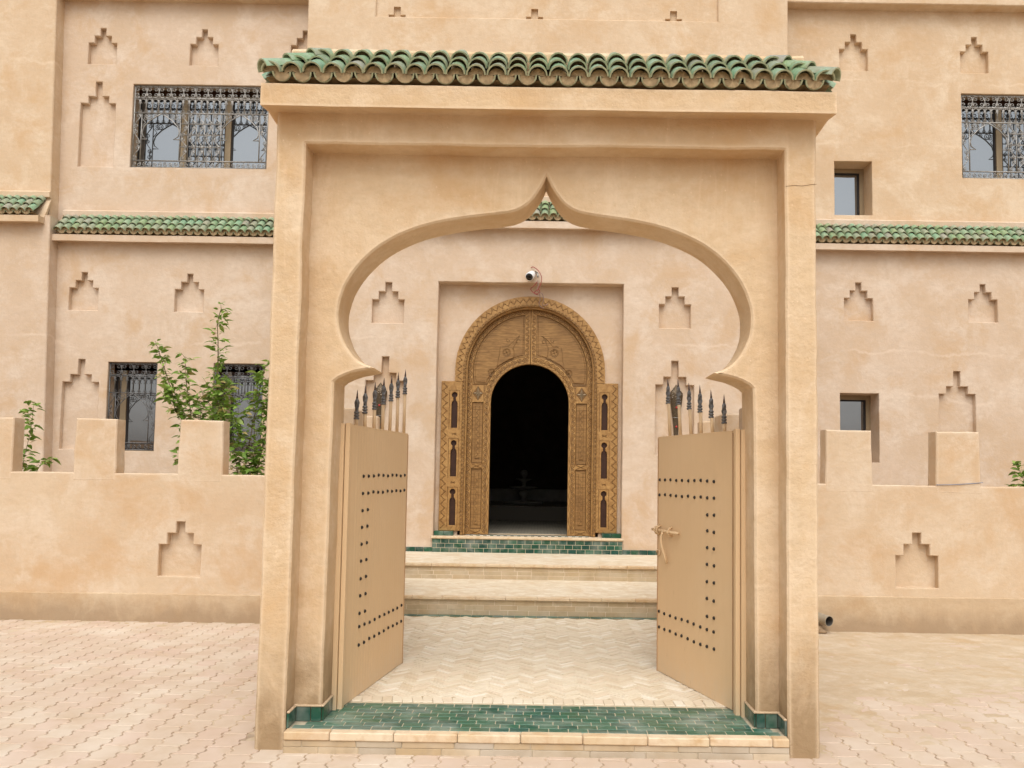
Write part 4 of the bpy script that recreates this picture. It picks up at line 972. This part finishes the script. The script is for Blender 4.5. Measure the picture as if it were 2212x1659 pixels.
# leaves (fixed surround of the low wicket opening)
YW = YD+.13
ZW, RW_ = 2.605, .563
for sg in (-1, 1):
    cc = DC
    oa = [(cc+sg*.90*math.sin(math.pi/2*q/16), ZS+.90*math.cos(math.pi/2*q/16)) for q in range(17)]
    ia = [(cc+sg*RW_*math.sin(math.pi/2*q/16), ZW+RW_*math.cos(math.pi/2*q/16)) for q in range(17)]
    poly = [(x+sg*.003 if abs(x-cc) < .01 else x, z) for x, z in oa]+[(cc+sg*.90, .712), (cc+sg*RW_, .712)]+ia[::-1]
    poly[-1] = (cc+sg*.003, ia[0][1])
    q = MB(); q.prism(poly, YW, YW+.06, 0, .004); lf_ = q.build('door_leaf', M['wood'], door)
    cv = MB(); cw = MB()
    # scalloped borders
    def arc_sc(r, zs, a0, a1, n_, outw, zb=None, y=YW-.001, rad=.0055):
        pp = []
        for k_ in range(n_+1): a = a0+(a1-a0)*k_/n_; pp.append((cc+sg*r*math.sin(a), zs+r*math.cos(a), sg*math.sin(a), math.cos(a)))
        if zb is not None:
            L = zs-zb; n1 = round(L/(abs(a1-a0)*r/n_))
            for k_ in range(1, n1+1): pp.append((cc+sg*r, zs-L*k_/n1, sg, 0))
        for k_ in range(len(pp)-1):
            x, z, nx, nz = [(a+b_)/2 for a, b_ in zip(pp[k_], pp[k_+1])]; tx, tz = pp[k_+1][0]-pp[k_][0], pp[k_+1][1]-pp[k_][1]; l = math.hypot(tx, tz); tx /= l; tz /= l
            for f_ in (.47, .25): cv.tube([(x+(tx*math.cos(a)+nx*outw*math.sin(a)*1.15)*l*f_, y, z+(tz*math.cos(a)+nz*outw*math.sin(a)*1.15)*l*f_) for a in [math.pi*j/6 for j in range(7)]], rad, 3, smooth=False)
        cv.tube([(x, y, z) for x, z, _, _ in pp], rad*.8, 3, smooth=False)
    arc_sc(.892, ZS, .03, math.pi/2, 14, -1, .74, YW-.021); arc_sc(.61, ZW, .05, math.pi/2, 11, 1, .74, YW-.021)
    zz = []
    for k_ in range(46):
        r_ = .573 if k_ % 2 else .602; a = k_*.0655
        zz.append((cc+sg*r_*math.sin(a), YW-.021, ZW+r_*math.cos(a)) if a < math.pi/2 else (cc+sg*r_, YW-.021, ZW-(a-math.pi/2)*1.35))
    cv.tube(zz[1:], .004, 3, smooth=False)
    for k_ in range(8):
        z = 3.29+k_*.079
        cv.tube([(cc+sg*(.022+.05*math.sin(math.pi*j/6)), YW-.021, z+.036*(1-2*j/6)) for j in range(7)], .005, 3, smooth=False)
        cv.tube([(cc+sg*(.022+.028*math.sin(math.pi*j/6)), YW-.021, z+.02*(1-2*j/6)) for j in range(7)], .004, 3, smooth=False)
    cv.build('carved_border', M['carve'], lf_)
    def half_ring(mb, ra, rb, zs, zb, x_in):
        pts = []
        for r_, rev in ((rb, False), (ra, True)):
            a0 = math.asin(x_in/r_); l_ = [(cc+sg*r_*math.sin(a0+(math.pi/2-a0)*k_/18), zs+r_*math.cos(a0+(math.pi/2-a0)*k_/18)) for k_ in range(19)]+[(cc+sg*r_, zb)]
            pts += l_[::-1] if rev else l_
        mb.prism(pts, YW-.020, YW+.002, 0, .003)
    q = MB(); half_ring(q, .828, .897, ZS, .716, .004); half_ring(q, RW_+.001, .667, ZW, .716, .004)
    q.box(min(cc+sg*.004, cc+sg*.082), max(cc+sg*.004, cc+sg*.082), YW-.0195, YW+.002, ZW+.66, ZS+.83)
    q.box(min(cc+sg*.668, cc+sg*.827), max(cc+sg*.668, cc+sg*.827), YW-.0195, YW+.002, 1.655, 1.725); q.box(min(cc+sg*.668, cc+sg*.827), max(cc+sg*.668, cc+sg*.827), YW-.0195, YW+.002, .716, .79); q.box(min(cc+sg*.668, cc+sg*.827), max(cc+sg*.668, cc+sg*.827), YW-.0195, YW+.002, 2.61, 2.85)
    q.build('raised_border', M['woodh'], lf_)
    # tympanum panel, raised
    def sector(ro, ri, x0, zlow):
        o = []; n_ = 14
        a0 = math.asin(x0/ro); a1 = math.acos(min(1, (zlow-ZS)/ro)); o += [(cc+sg*ro*math.sin(a0+(a1-a0)*k_/n_), ZS+ro*math.cos(a0+(a1-a0)*k_/n_)) for k_ in range(n_+1)]
        b1 = math.acos(min(1, max(-1, (zlow-ZW)/ri))); b0 = math.asin(x0/ri); o += [(cc+sg*ri*math.sin(b1+(b0-b1)*k_/n_), ZW+ri*math.cos(b1+(b0-b1)*k_/n_)) for k_ in range(n_+1)]
        return o
    q = MB(); q.prism(sector(.795, .70, .108, 2.90), YW-.012, YW+.01, 0, .006); ty = q.build('tympanum_panel', M['wood'], lf_)
    q = MB(); q.tube([(x, YW-.004, z) for x, z in offset(sector(.795, .70, .108, 2.90), .028)+[offset(sector(.795, .70, .108, 2.90), .028)[0]]], .006, 3, smooth=False)
    y_ = YW-.013
    def ring(x, z, r_): q.tube([(x+r_*math.cos(a*.52), y_, z+r_*math.sin(a*.52)) for a in range(13)], .0045, 3, smooth=False)
    for (dx, z, r_) in ((.345, 3.335, .058), (.56, 3.045, .05)):
        ring(cc+sg*dx, z, r_); ring(cc+sg*dx, z, r_*.75)
        for a in (.4, 1.97): q.tube([(cc+sg*dx-r_*.7*math.cos(a), y_, z-r_*.7*math.sin(a)), (cc+sg*dx+r_*.7*math.cos(a), y_, z+r_*.7*math.sin(a))], .0045, 3, smooth=False)
    for (p0, p1) in (((.165, 3.585), (.33, 3.42)), ((.165, 3.585), (.265, 3.38)), ((.155, 3.58), (.235, 3.52)), ((.44, 3.42), (.47, 3.20)), ((.47, 3.2), (.485, 3.13)), ((.485, 3.13), (.33, 3.22)), ((.33, 3.22), (.24, 3.26)), ((.24, 3.26), (.25, 3.4)), ((.33, 3.43), (.42, 3.41))):
        q.tube([(cc+sg*p0[0], y_, p0[1]), (cc+sg*(p0[0]+p1[0])/2+.008, y_, (p0[1]+p1[1])/2+.006), (cc+sg*p1[0], y_, p1[1])], .005, 3, smooth=False)
    q.tube(spiral(cc+sg*.19, 3.49, .045, .3, .8, y_, 1, 9), .005, 3, smooth=False); q.tube(spiral(cc+sg*.32, 3.51, .035, 2.3, .8, y_, 1, 9), .005, 3, smooth=False)
    q.build('tympanum_carving', M['carve'], ty)
    # star square and two tall panels on the stile
    xs_ = cc+sg*.7475
    q = MB()
    for k_ in range(8):
        a = math.pi/4*k_; r_ = .085 if k_ % 2 == 0 else .055; a1, a2 = a-.32, a+.32
        q.add([(xs_, YW-.036, 2.735), (xs_+.3*r_*math.cos(a1)*1.6, YW-.021, 2.735+.3*r_*math.sin(a1)*1.6), (xs_+.8*r_*math.cos(a), YW-.028, 2.735+1.15*r_*math.sin(a)), (xs_+.3*r_*math.cos(a2)*1.6, YW-.021, 2.735+.3*r_*math.sin(a2)*1.6)], [(0, 1, 2), (0, 2, 3)])
    q.add([(xs_-.078, YW-.0212, 2.735), (xs_, YW-.0212, 2.63), (xs_+.078, YW-.0212, 2.735), (xs_, YW-.0212, 2.84)], [(0, 1, 2, 3)], 1)
    q.build('star_rosette', [M['alu'], M['carve']], lf_)
    for (z0_, z1_) in ((1.74, 2.60), (.80, 1.645)):
        q = MB(); q.box(xs_-.032, xs_+.032, YW-.014, YW+.005, z0_+.06, z1_-.05, 0, .006); pn = q.build('stile_panel', M['wood'], lf_)
        q = MB(); q.tube([(xs_-.075, YW-.001, z0_), (xs_-.075, YW-.001, z1_), (xs_+.075, YW-.001, z1_), (xs_+.075, YW-.001, z0_), (xs_-.075, YW-.001, z0_)], .007, 3, smooth=False)
        n_ = int((z1_-z0_-.14)/.04); q.tube([(xs_+.02*(1 if k_ % 2 else -1), YW-.015, z0_+.08+k_*.04) for k_ in range(n_)], .004, 3, smooth=False)
        q.build('panel_carving', M['carve'], pn)
    q = MB()
    for (z, h_) in ((1.69, .03), (.745, .025)):
        for a in (-1, 1): q.tube([(xs_-.07, YW-.021, z-a*h_), (xs_, YW-.021, z), (xs_+.07, YW-.021, z+a*h_)], .005, 3, smooth=False)
    q.build('cross_carving', M['carve'], lf_)
# ---- dim hall beyond the door
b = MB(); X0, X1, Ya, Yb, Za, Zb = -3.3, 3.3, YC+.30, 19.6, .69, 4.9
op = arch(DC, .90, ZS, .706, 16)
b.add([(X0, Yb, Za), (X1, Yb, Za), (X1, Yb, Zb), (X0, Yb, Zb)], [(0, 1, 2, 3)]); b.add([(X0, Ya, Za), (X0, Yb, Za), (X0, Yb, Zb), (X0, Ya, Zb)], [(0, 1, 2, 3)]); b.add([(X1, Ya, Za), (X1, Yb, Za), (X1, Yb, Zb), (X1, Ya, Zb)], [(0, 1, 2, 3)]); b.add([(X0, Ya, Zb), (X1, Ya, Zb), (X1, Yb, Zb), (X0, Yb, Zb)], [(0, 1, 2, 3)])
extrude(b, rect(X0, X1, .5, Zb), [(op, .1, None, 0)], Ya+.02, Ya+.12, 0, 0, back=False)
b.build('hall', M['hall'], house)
def hallfloor():
    m, t, bs = newmat('hall_floor_tiles'); k = NT(t); p = k.coord()
    c1 = k.n('ShaderNodeTexBrick'); c1.inputs['Scale'].default_value = 1; c1.inputs['Mortar Size'].default_value = .004; c1.inputs['Brick Width'].default_value = .10; c1.inputs['Row Height'].default_value = .10
    c1.inputs['Color1'].default_value = (.30, .27, .21, 1); c1.inputs['Color2'].default_value = (.24, .22, .17, 1); c1.inputs['Mortar'].default_value = (.10, .085, .06, 1)
    k.link(p, c1.inputs['Vector']); k.link(c1.outputs[0], bs.inputs['Base Color']); bs.inputs['Roughness'].default_value = .45; return m
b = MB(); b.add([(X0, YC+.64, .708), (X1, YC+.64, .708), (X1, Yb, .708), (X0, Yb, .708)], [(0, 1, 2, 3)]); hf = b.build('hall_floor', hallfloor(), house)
wtile = block_mesh('checker_tile', .046, .046, .008, simple('pale_checker', (.62, .60, .52), .4, 0, .4, .1, 12, 0)); gtile = block_mesh('checker_tile_green', .046, .046, .008, M['zellige'])
for i in range(36):
    for j in range(2):
        inst('checker_tile', gtile if (i+j) % 2 else wtile, (DC-.84+i*.048, YC+.16+j*.048, .7095), hf)
q = MB(); q.box(-3.2, 3.2, 15.6, 19.0, .70, .98, 0, .01); q.build('fountain_terrace', hallfloor(), house)
t = thing('fountain', (-.29, 16.9, .98), 'pale marble tiered fountain in the dark hall beyond the entrance', 'fountain')
q = MB(); q.lathe([(r_*.52, h_*.56) for r_, h_ in [(.75, 0), (.78, .05), (.78, .10), (.70, .105), (.68, .05), (.1, .04)]], (-.29, 16.9, .98), 24); q.build('basin', M['marble'], t)
q = MB(); q.lathe([(r_*.52, h_*.56) for r_, h_ in [(.17, .03), (.12, .1), (.10, .2), (.16, .3), (.2, .38), (.12, .46), (.08, .5)]], (-.29, 16.9, .98), 16); q.build('stem', M['marble'], t)
q = MB(); q.lathe([(r_*.52, h_*.56) for r_, h_ in [(.06, .49), (.3, .52), (.56, .59), (.57, .63), (.5, .62), (.1, .58)]], (-.29, 16.9, .98), 24); q.build('lower_bowl', M['marble'], t)
q = MB(); q.lathe([(r_*.52, h_*.56) for r_, h_ in [(.1, .58), (.07, .7), (.1, .8), (.31, .87), (.32, .9), (.25, .9), (.08, .88)]], (-.29, 16.9, .98), 20); q.build('upper_bowl', M['marble'], t)
q = MB(); q.lathe([(r_*.52, h_*.56) for r_, h_ in [(.07, .88), (.06, .95), (.13, 1.02), (.15, 1.1), (.12, 1.18), (.03, 1.22)]], (-.29, 16.9, .98), 16); q.build('finial', M['marble'], t)
q = MB(); q.box(-3.2, 3.2, 18.2, 18.4, .98, 1.25, 0, .01); q.build('hall_bench', M['marble'], house)

# ------------------------------------------------------------------ wall lamps beside the entrance
def wall_lamp(cx, ztop, label):
    t = thing('wall_lamp', (cx, YC+.04, ztop-.95), label, 'lamp', 'pierced wall lamps')
    rows = [(0.0, .002), (.03, .022), (.07, .052), (.125, .094), (.155, .096), (.20, .090), (.36, .068), (.52, .045), (.66, .033), (.80, .031), (.83, .034), (.88, .026), (.95, .008)]
    q = MB(); vs = []; sg_ = 9
    for d_, r_ in rows:
        for k in range(sg_): a = math.pi*k/(sg_-1); vs.append((cx-r_*math.cos(a), YC+.05-r_*.62*math.sin(a), ztop-d_))
    q.add(vs, [(i*sg_+k, i*sg_+k+1, (i+1)*sg_+k+1, (i+1)*sg_+k) for i in range(len(rows)-1) for k in range(sg_-1)]); sh = q.build('lamp_shade', M['brass'], t)
    q = MB()
    for k in range(26):
        d_ = rnd.uniform(.06, .19); r_ = .02+d_*.5 if d_ < .13 else .088; a = math.pi*rnd.uniform(.15, .85)
        x, y, z = cx-r_*math.cos(a), YC+.047-r_*.66*math.sin(a), ztop-d_
        q.add([(x-.005, y, z), (x, y, z-.004), (x+.005, y, z), (x, y, z+.007)], [(0, 1, 2, 3)])
    q.build('piercings', M['pierce'], sh)
    for d_, r_ in ((.33, .074), (.60, .04)):
        q = MB(); q.lathe([(.001, -.002), (.016, .0), (.012, .008), (.001, .012)], (0, 0, 0), 8, 0, 'y'); q.build('glass_bead', M['redglass'], sh, (cx, YC+.05-r_*.62-.010, ztop-d_))
    q = MB(); q.tube([(cx-.055, YC+.045-.02, ztop-.47), (cx-.03, YC+.015, ztop-.472), (cx+.03, YC+.015, ztop-.472), (cx+.055, YC+.025, ztop-.47)], .004, 4); q.build('wire_band', M['grille'], sh)
wall_lamp(-2.255, 2.848, 'pierced brass wall lamp by the entrance, behind the seven-spike gate leaf')
wall_lamp(1.932, 2.882, 'pierced brass wall lamp by the entrance, behind the leaf with the bolt')

# ------------------------------------------------------------------ security camera
t = thing('security_camera', (-.155, YC-.08, 4.33), 'white bullet security camera with loose wires above the entrance', 'camera')
B0 = Vector((-.115, YC-.005, 4.44)); D0 = Vector((-.30, -.82, -.50)).normalized()
def axial(prof, name, mat, par):
    q = MB(); a = D0.orthogonal().normalized(); b_ = D0.cross(a); vs = []
    for h, r_ in prof:
        for k in range(14): th_ = 2*math.pi*k/14; vs.append(B0+D0*h+(a*math.cos(th_)+b_*math.sin(th_))*r_)
    n_ = len(prof); q.add(vs, [(i*14+k, i*14+(k+1) % 14, (i+1)*14+(k+1) % 14, (i+1)*14+k) for i in range(n_-1) for k in range(14)]+[tuple((n_-1)*14+k for k in range(14)), tuple(range(14))[::-1]], 0, True); return q.build(name, mat, par)
sh = axial([(.02, .024), (.05, .049), (.10, .058), (.175, .062), (.188, .060)], 'housing', M['white'], t)
axial([(.184, .053), (.1895, .052), (.191, .02)], 'lens', M['black'], sh)
q = MB(); q.tube([B0, B0+D0*.03], .03, 8); q.tube([(-.09, YC, 4.46), (-.06, YC-.05, 4.43), (-.05, YC-.10, 4.36)], .012, 6); q.build('bracket', M['grille'], t)
for pts, mm_, r_ in (([(-.15, YC-.002, 4.52), (-.11, YC-.04, 4.515), (-.04, YC-.07, 4.45), (.0, YC-.075, 4.36), (-.01, YC-.07, 4.27), (-.04, YC-.05, 4.21), (-.06, YC-.03, 4.17)], 'wire_red', .006),
                     ([(-.06, YC-.06, 4.30), (-.10, YC-.05, 4.25), (-.15, YC-.02, 4.21), (-.13, YC-.01, 4.17), (-.07, YC-.01, 4.14), (-.02, YC-.01, 4.17), (-.05, YC-.02, 4.2), (-.10, YC, 4.15), (-.04, YC+.02, 4.13)], 'wire_red', .006),
                     ([(-.05, YC-.06, 4.33), (-.045, YC-.05, 4.25), (-.06, YC-.04, 4.19), (-.03, YC, 4.15), (-.015, YC+.06, 4.08), (-.03, YC+.1, 4.02), (.0, YC+.14, 3.98), (.05, YC+.15, 3.965)], 'wire_grey', .005),
                     ([(-.02, YC, 4.165), (.015, YC+.05, 4.15), (.035, YC+.1, 4.08), (.02, YC+.15, 4.02), (.06, YC+.15, 4.01), (.10, YC+.14, 4.03)], 'wire_grey', .005)):
    q = MB(); q.tube(crom(pts, 4), r_, 5); q.build('wire', M[mm_], t)

# ------------------------------------------------------------------ shrubs
def leaf_mesh(name, L, Wd, bend):
    b = MB(); rows = [(0, .02), (.25, .8), (.5, 1), (.75, .7), (1, .03)]; vs = []
    for t_, w_ in rows: 
        z = -bend*L*t_*t_
        vs += [(-Wd/2*w_, L*t_, z+.12*Wd*w_), (0, L*t_, z), (Wd/2*w_, L*t_, z+.12*Wd*w_)]
    b.add(vs, [(i*3+q, i*3+q+1, (i+1)*3+q+1, (i+1)*3+q) for i in range(4) for q in range(2)], 0, True); return b.mesh(name, M['leaf'])
LM = [leaf_mesh('leaf', .066, .034, .15), leaf_mesh('leaf', .078, .036, .4), leaf_mesh('leaf', .056, .031, .25), leaf_mesh('leaf', .088, .044, .5)]
# pixel-free layout: stems as (x, y, z) polylines in metres
def shrub(label, base, stems, seed):
    t = thing('shrub', base, label, 'shrub', 'shrubs behind the garden walls'); r = random.Random(seed)
    for (pts, dens, spread, r0_, twig) in stems:
        path = crom(pts, 4); b = MB(); n_ = len(path); b.tube(path, [r0_*(1-.75*i/(n_-1)) for i in range(n_)], 5); st = b.build('stem', M['stem'], t)
        L = 0; acc = 0
        segs = [(Vector(path[i]), Vector(path[i+1])) for i in range(n_-1)]
        tot = sum((b_-a).length for a, b_ in segs)
        for a, b_ in segs:
            l = (b_-a).length; k = dens*1.6*l; cnt = int(k)+(1 if r.random() < k-int(k) else 0); L += l
            if L/tot < twig[0]: continue
            for q in range(cnt):
                p = a.lerp(b_, r.random()); d = Vector((r.gauss(0, 1), r.gauss(0, 1), r.gauss(.15, .6))).normalized(); off = r.random()**.7*spread
                if off > .05:
                    tb = MB(); tb.tube([p, p+d*off], [.003, .0015], 3); tb.build('twig', M['stem'], t)
                    for e in range(2):
                        o = inst('leaf', r.choice(LM), p+d*off*r.uniform(.55, 1), t, (r.uniform(-.5, .7), r.uniform(-.8, .8), r.uniform(0, 6.28)), [r.uniform(.9, 1.45)]*3)
                o = inst('leaf', r.choice(LM), p+d*off, t, (r.uniform(-.3, .9), r.uniform(-.7, .7), math.atan2(-d.x, d.y)+r.uniform(-.5, .5)), [r.uniform(.9, 1.45)]*3)
    return t
Y_ = 10.4
shrub('leafy shrub reaching the sill between the two grilled ground floor windows', (-4.1, Y_, 0), [
    ([(-4.35, Y_, 0), (-4.4, Y_-.05, .9), (-4.45, Y_, 2.05), (-4.56, Y_-.05, 2.45), (-4.70, Y_, 2.80), (-4.83, Y_-.03, 3.18)], 38, .09, .012, (.55, 0)),
    ([(-4.1, Y_, 0), (-4.08, Y_, 1.2), (-4.03, Y_, 2.1), (-4.06, Y_+.04, 2.7), (-4.05, Y_, 3.1), (-4.07, Y_, 3.42), (-4.03, Y_, 3.62)], 40, .10, .013, (.50, 0)),
    ([(-4.2, Y_-.1, 0), (-4.25, Y_-.1, 1.4), (-4.3, Y_-.12, 2.2), (-4.38, Y_-.1, 2.6), (-4.42, Y_-.1, 2.98)], 40, .10, .010, (.62, 0)),
    ([(-4.2, Y_+.1, 1.6), (-4.25, Y_+.1, 2.1), (-4.28, Y_+.1, 2.35), (-4.15, Y_+.1, 2.6)], 70, .20, .008, (.35, 0)),
    ([(-4.0, Y_-.05, 1.7), (-3.98, Y_-.1, 2.2), (-3.95, Y_-.08, 2.5), (-3.92, Y_, 2.65)], 80, .20, .008, (.35, 0)),
    ([(-4.5, Y_, 2.2), (-4.62, Y_, 2.5), (-4.56, Y_-.1, 2.6)], 60, .12, .006, (.3, 0))], 21)
shrub('tall leafy shrub growing against the gateway side of the garden wall', (-3.5, Y_+.1, 0), [
    ([(-3.55, Y_+.1, 0), (-3.6, Y_+.05, 1.0), (-3.66, Y_, 1.55), (-3.60, Y_, 2.0), (-3.52, Y_, 2.5), (-3.45, Y_, 2.9)], 46, .12, .012, (.46, 0)),
    ([(-3.5, Y_, 0), (-3.5, Y_, 1.0), (-3.48, Y_-.05, 1.6), (-3.4, Y_, 2.1), (-3.38, Y_, 2.55), (-3.40, Y_, 2.75)], 60, .14, .011, (.42, 0)),
    ([(-3.6, Y_-.1, 1.2), (-3.72, Y_-.1, 1.6), (-3.78, Y_-.1, 2.05), (-3.72, Y_-.1, 2.3)], 60, .12, .008, (.2, 0)),
    ([(-3.5, Y_-.1, 1.3), (-3.55, Y_-.1, 1.62), (-3.5, Y_-.1, 1.8)], 90, .16, .008, (.1, 0))], 33)
shrub('small wispy sprig of leaves beside the tower', (-5.85, 9.6, 0), [
    ([(-5.95, 9.6, 0), (-5.95, 9.6, 1.0), (-5.93, 9.6, 1.6), (-5.86, 9.6, 2.0), (-5.84, 9.6, 2.34)], 45, .06, .006, (.64, 0)),
    ([(-5.85, 9.6, 1.3), (-5.74, 9.6, 1.58), (-5.60, 9.6, 1.68)], 50, .06, .005, (.3, 0))], 5)
shrub('small sprig of leaves at the far end of the drain pipe wall', (5.75, 9.6, 0), [
    ([(5.78, 9.6, 0), (5.74, 9.6, 1.2), (5.58, 9.6, 1.6), (5.50, 9.6, 1.80)], 60, .08, .006, (.7, 0)),
    ([(5.8, 9.6, 1.2), (5.62, 9.6, 1.48), (5.47, 9.6, 1.56)], 60, .06, .005, (.3, 0))], 6)
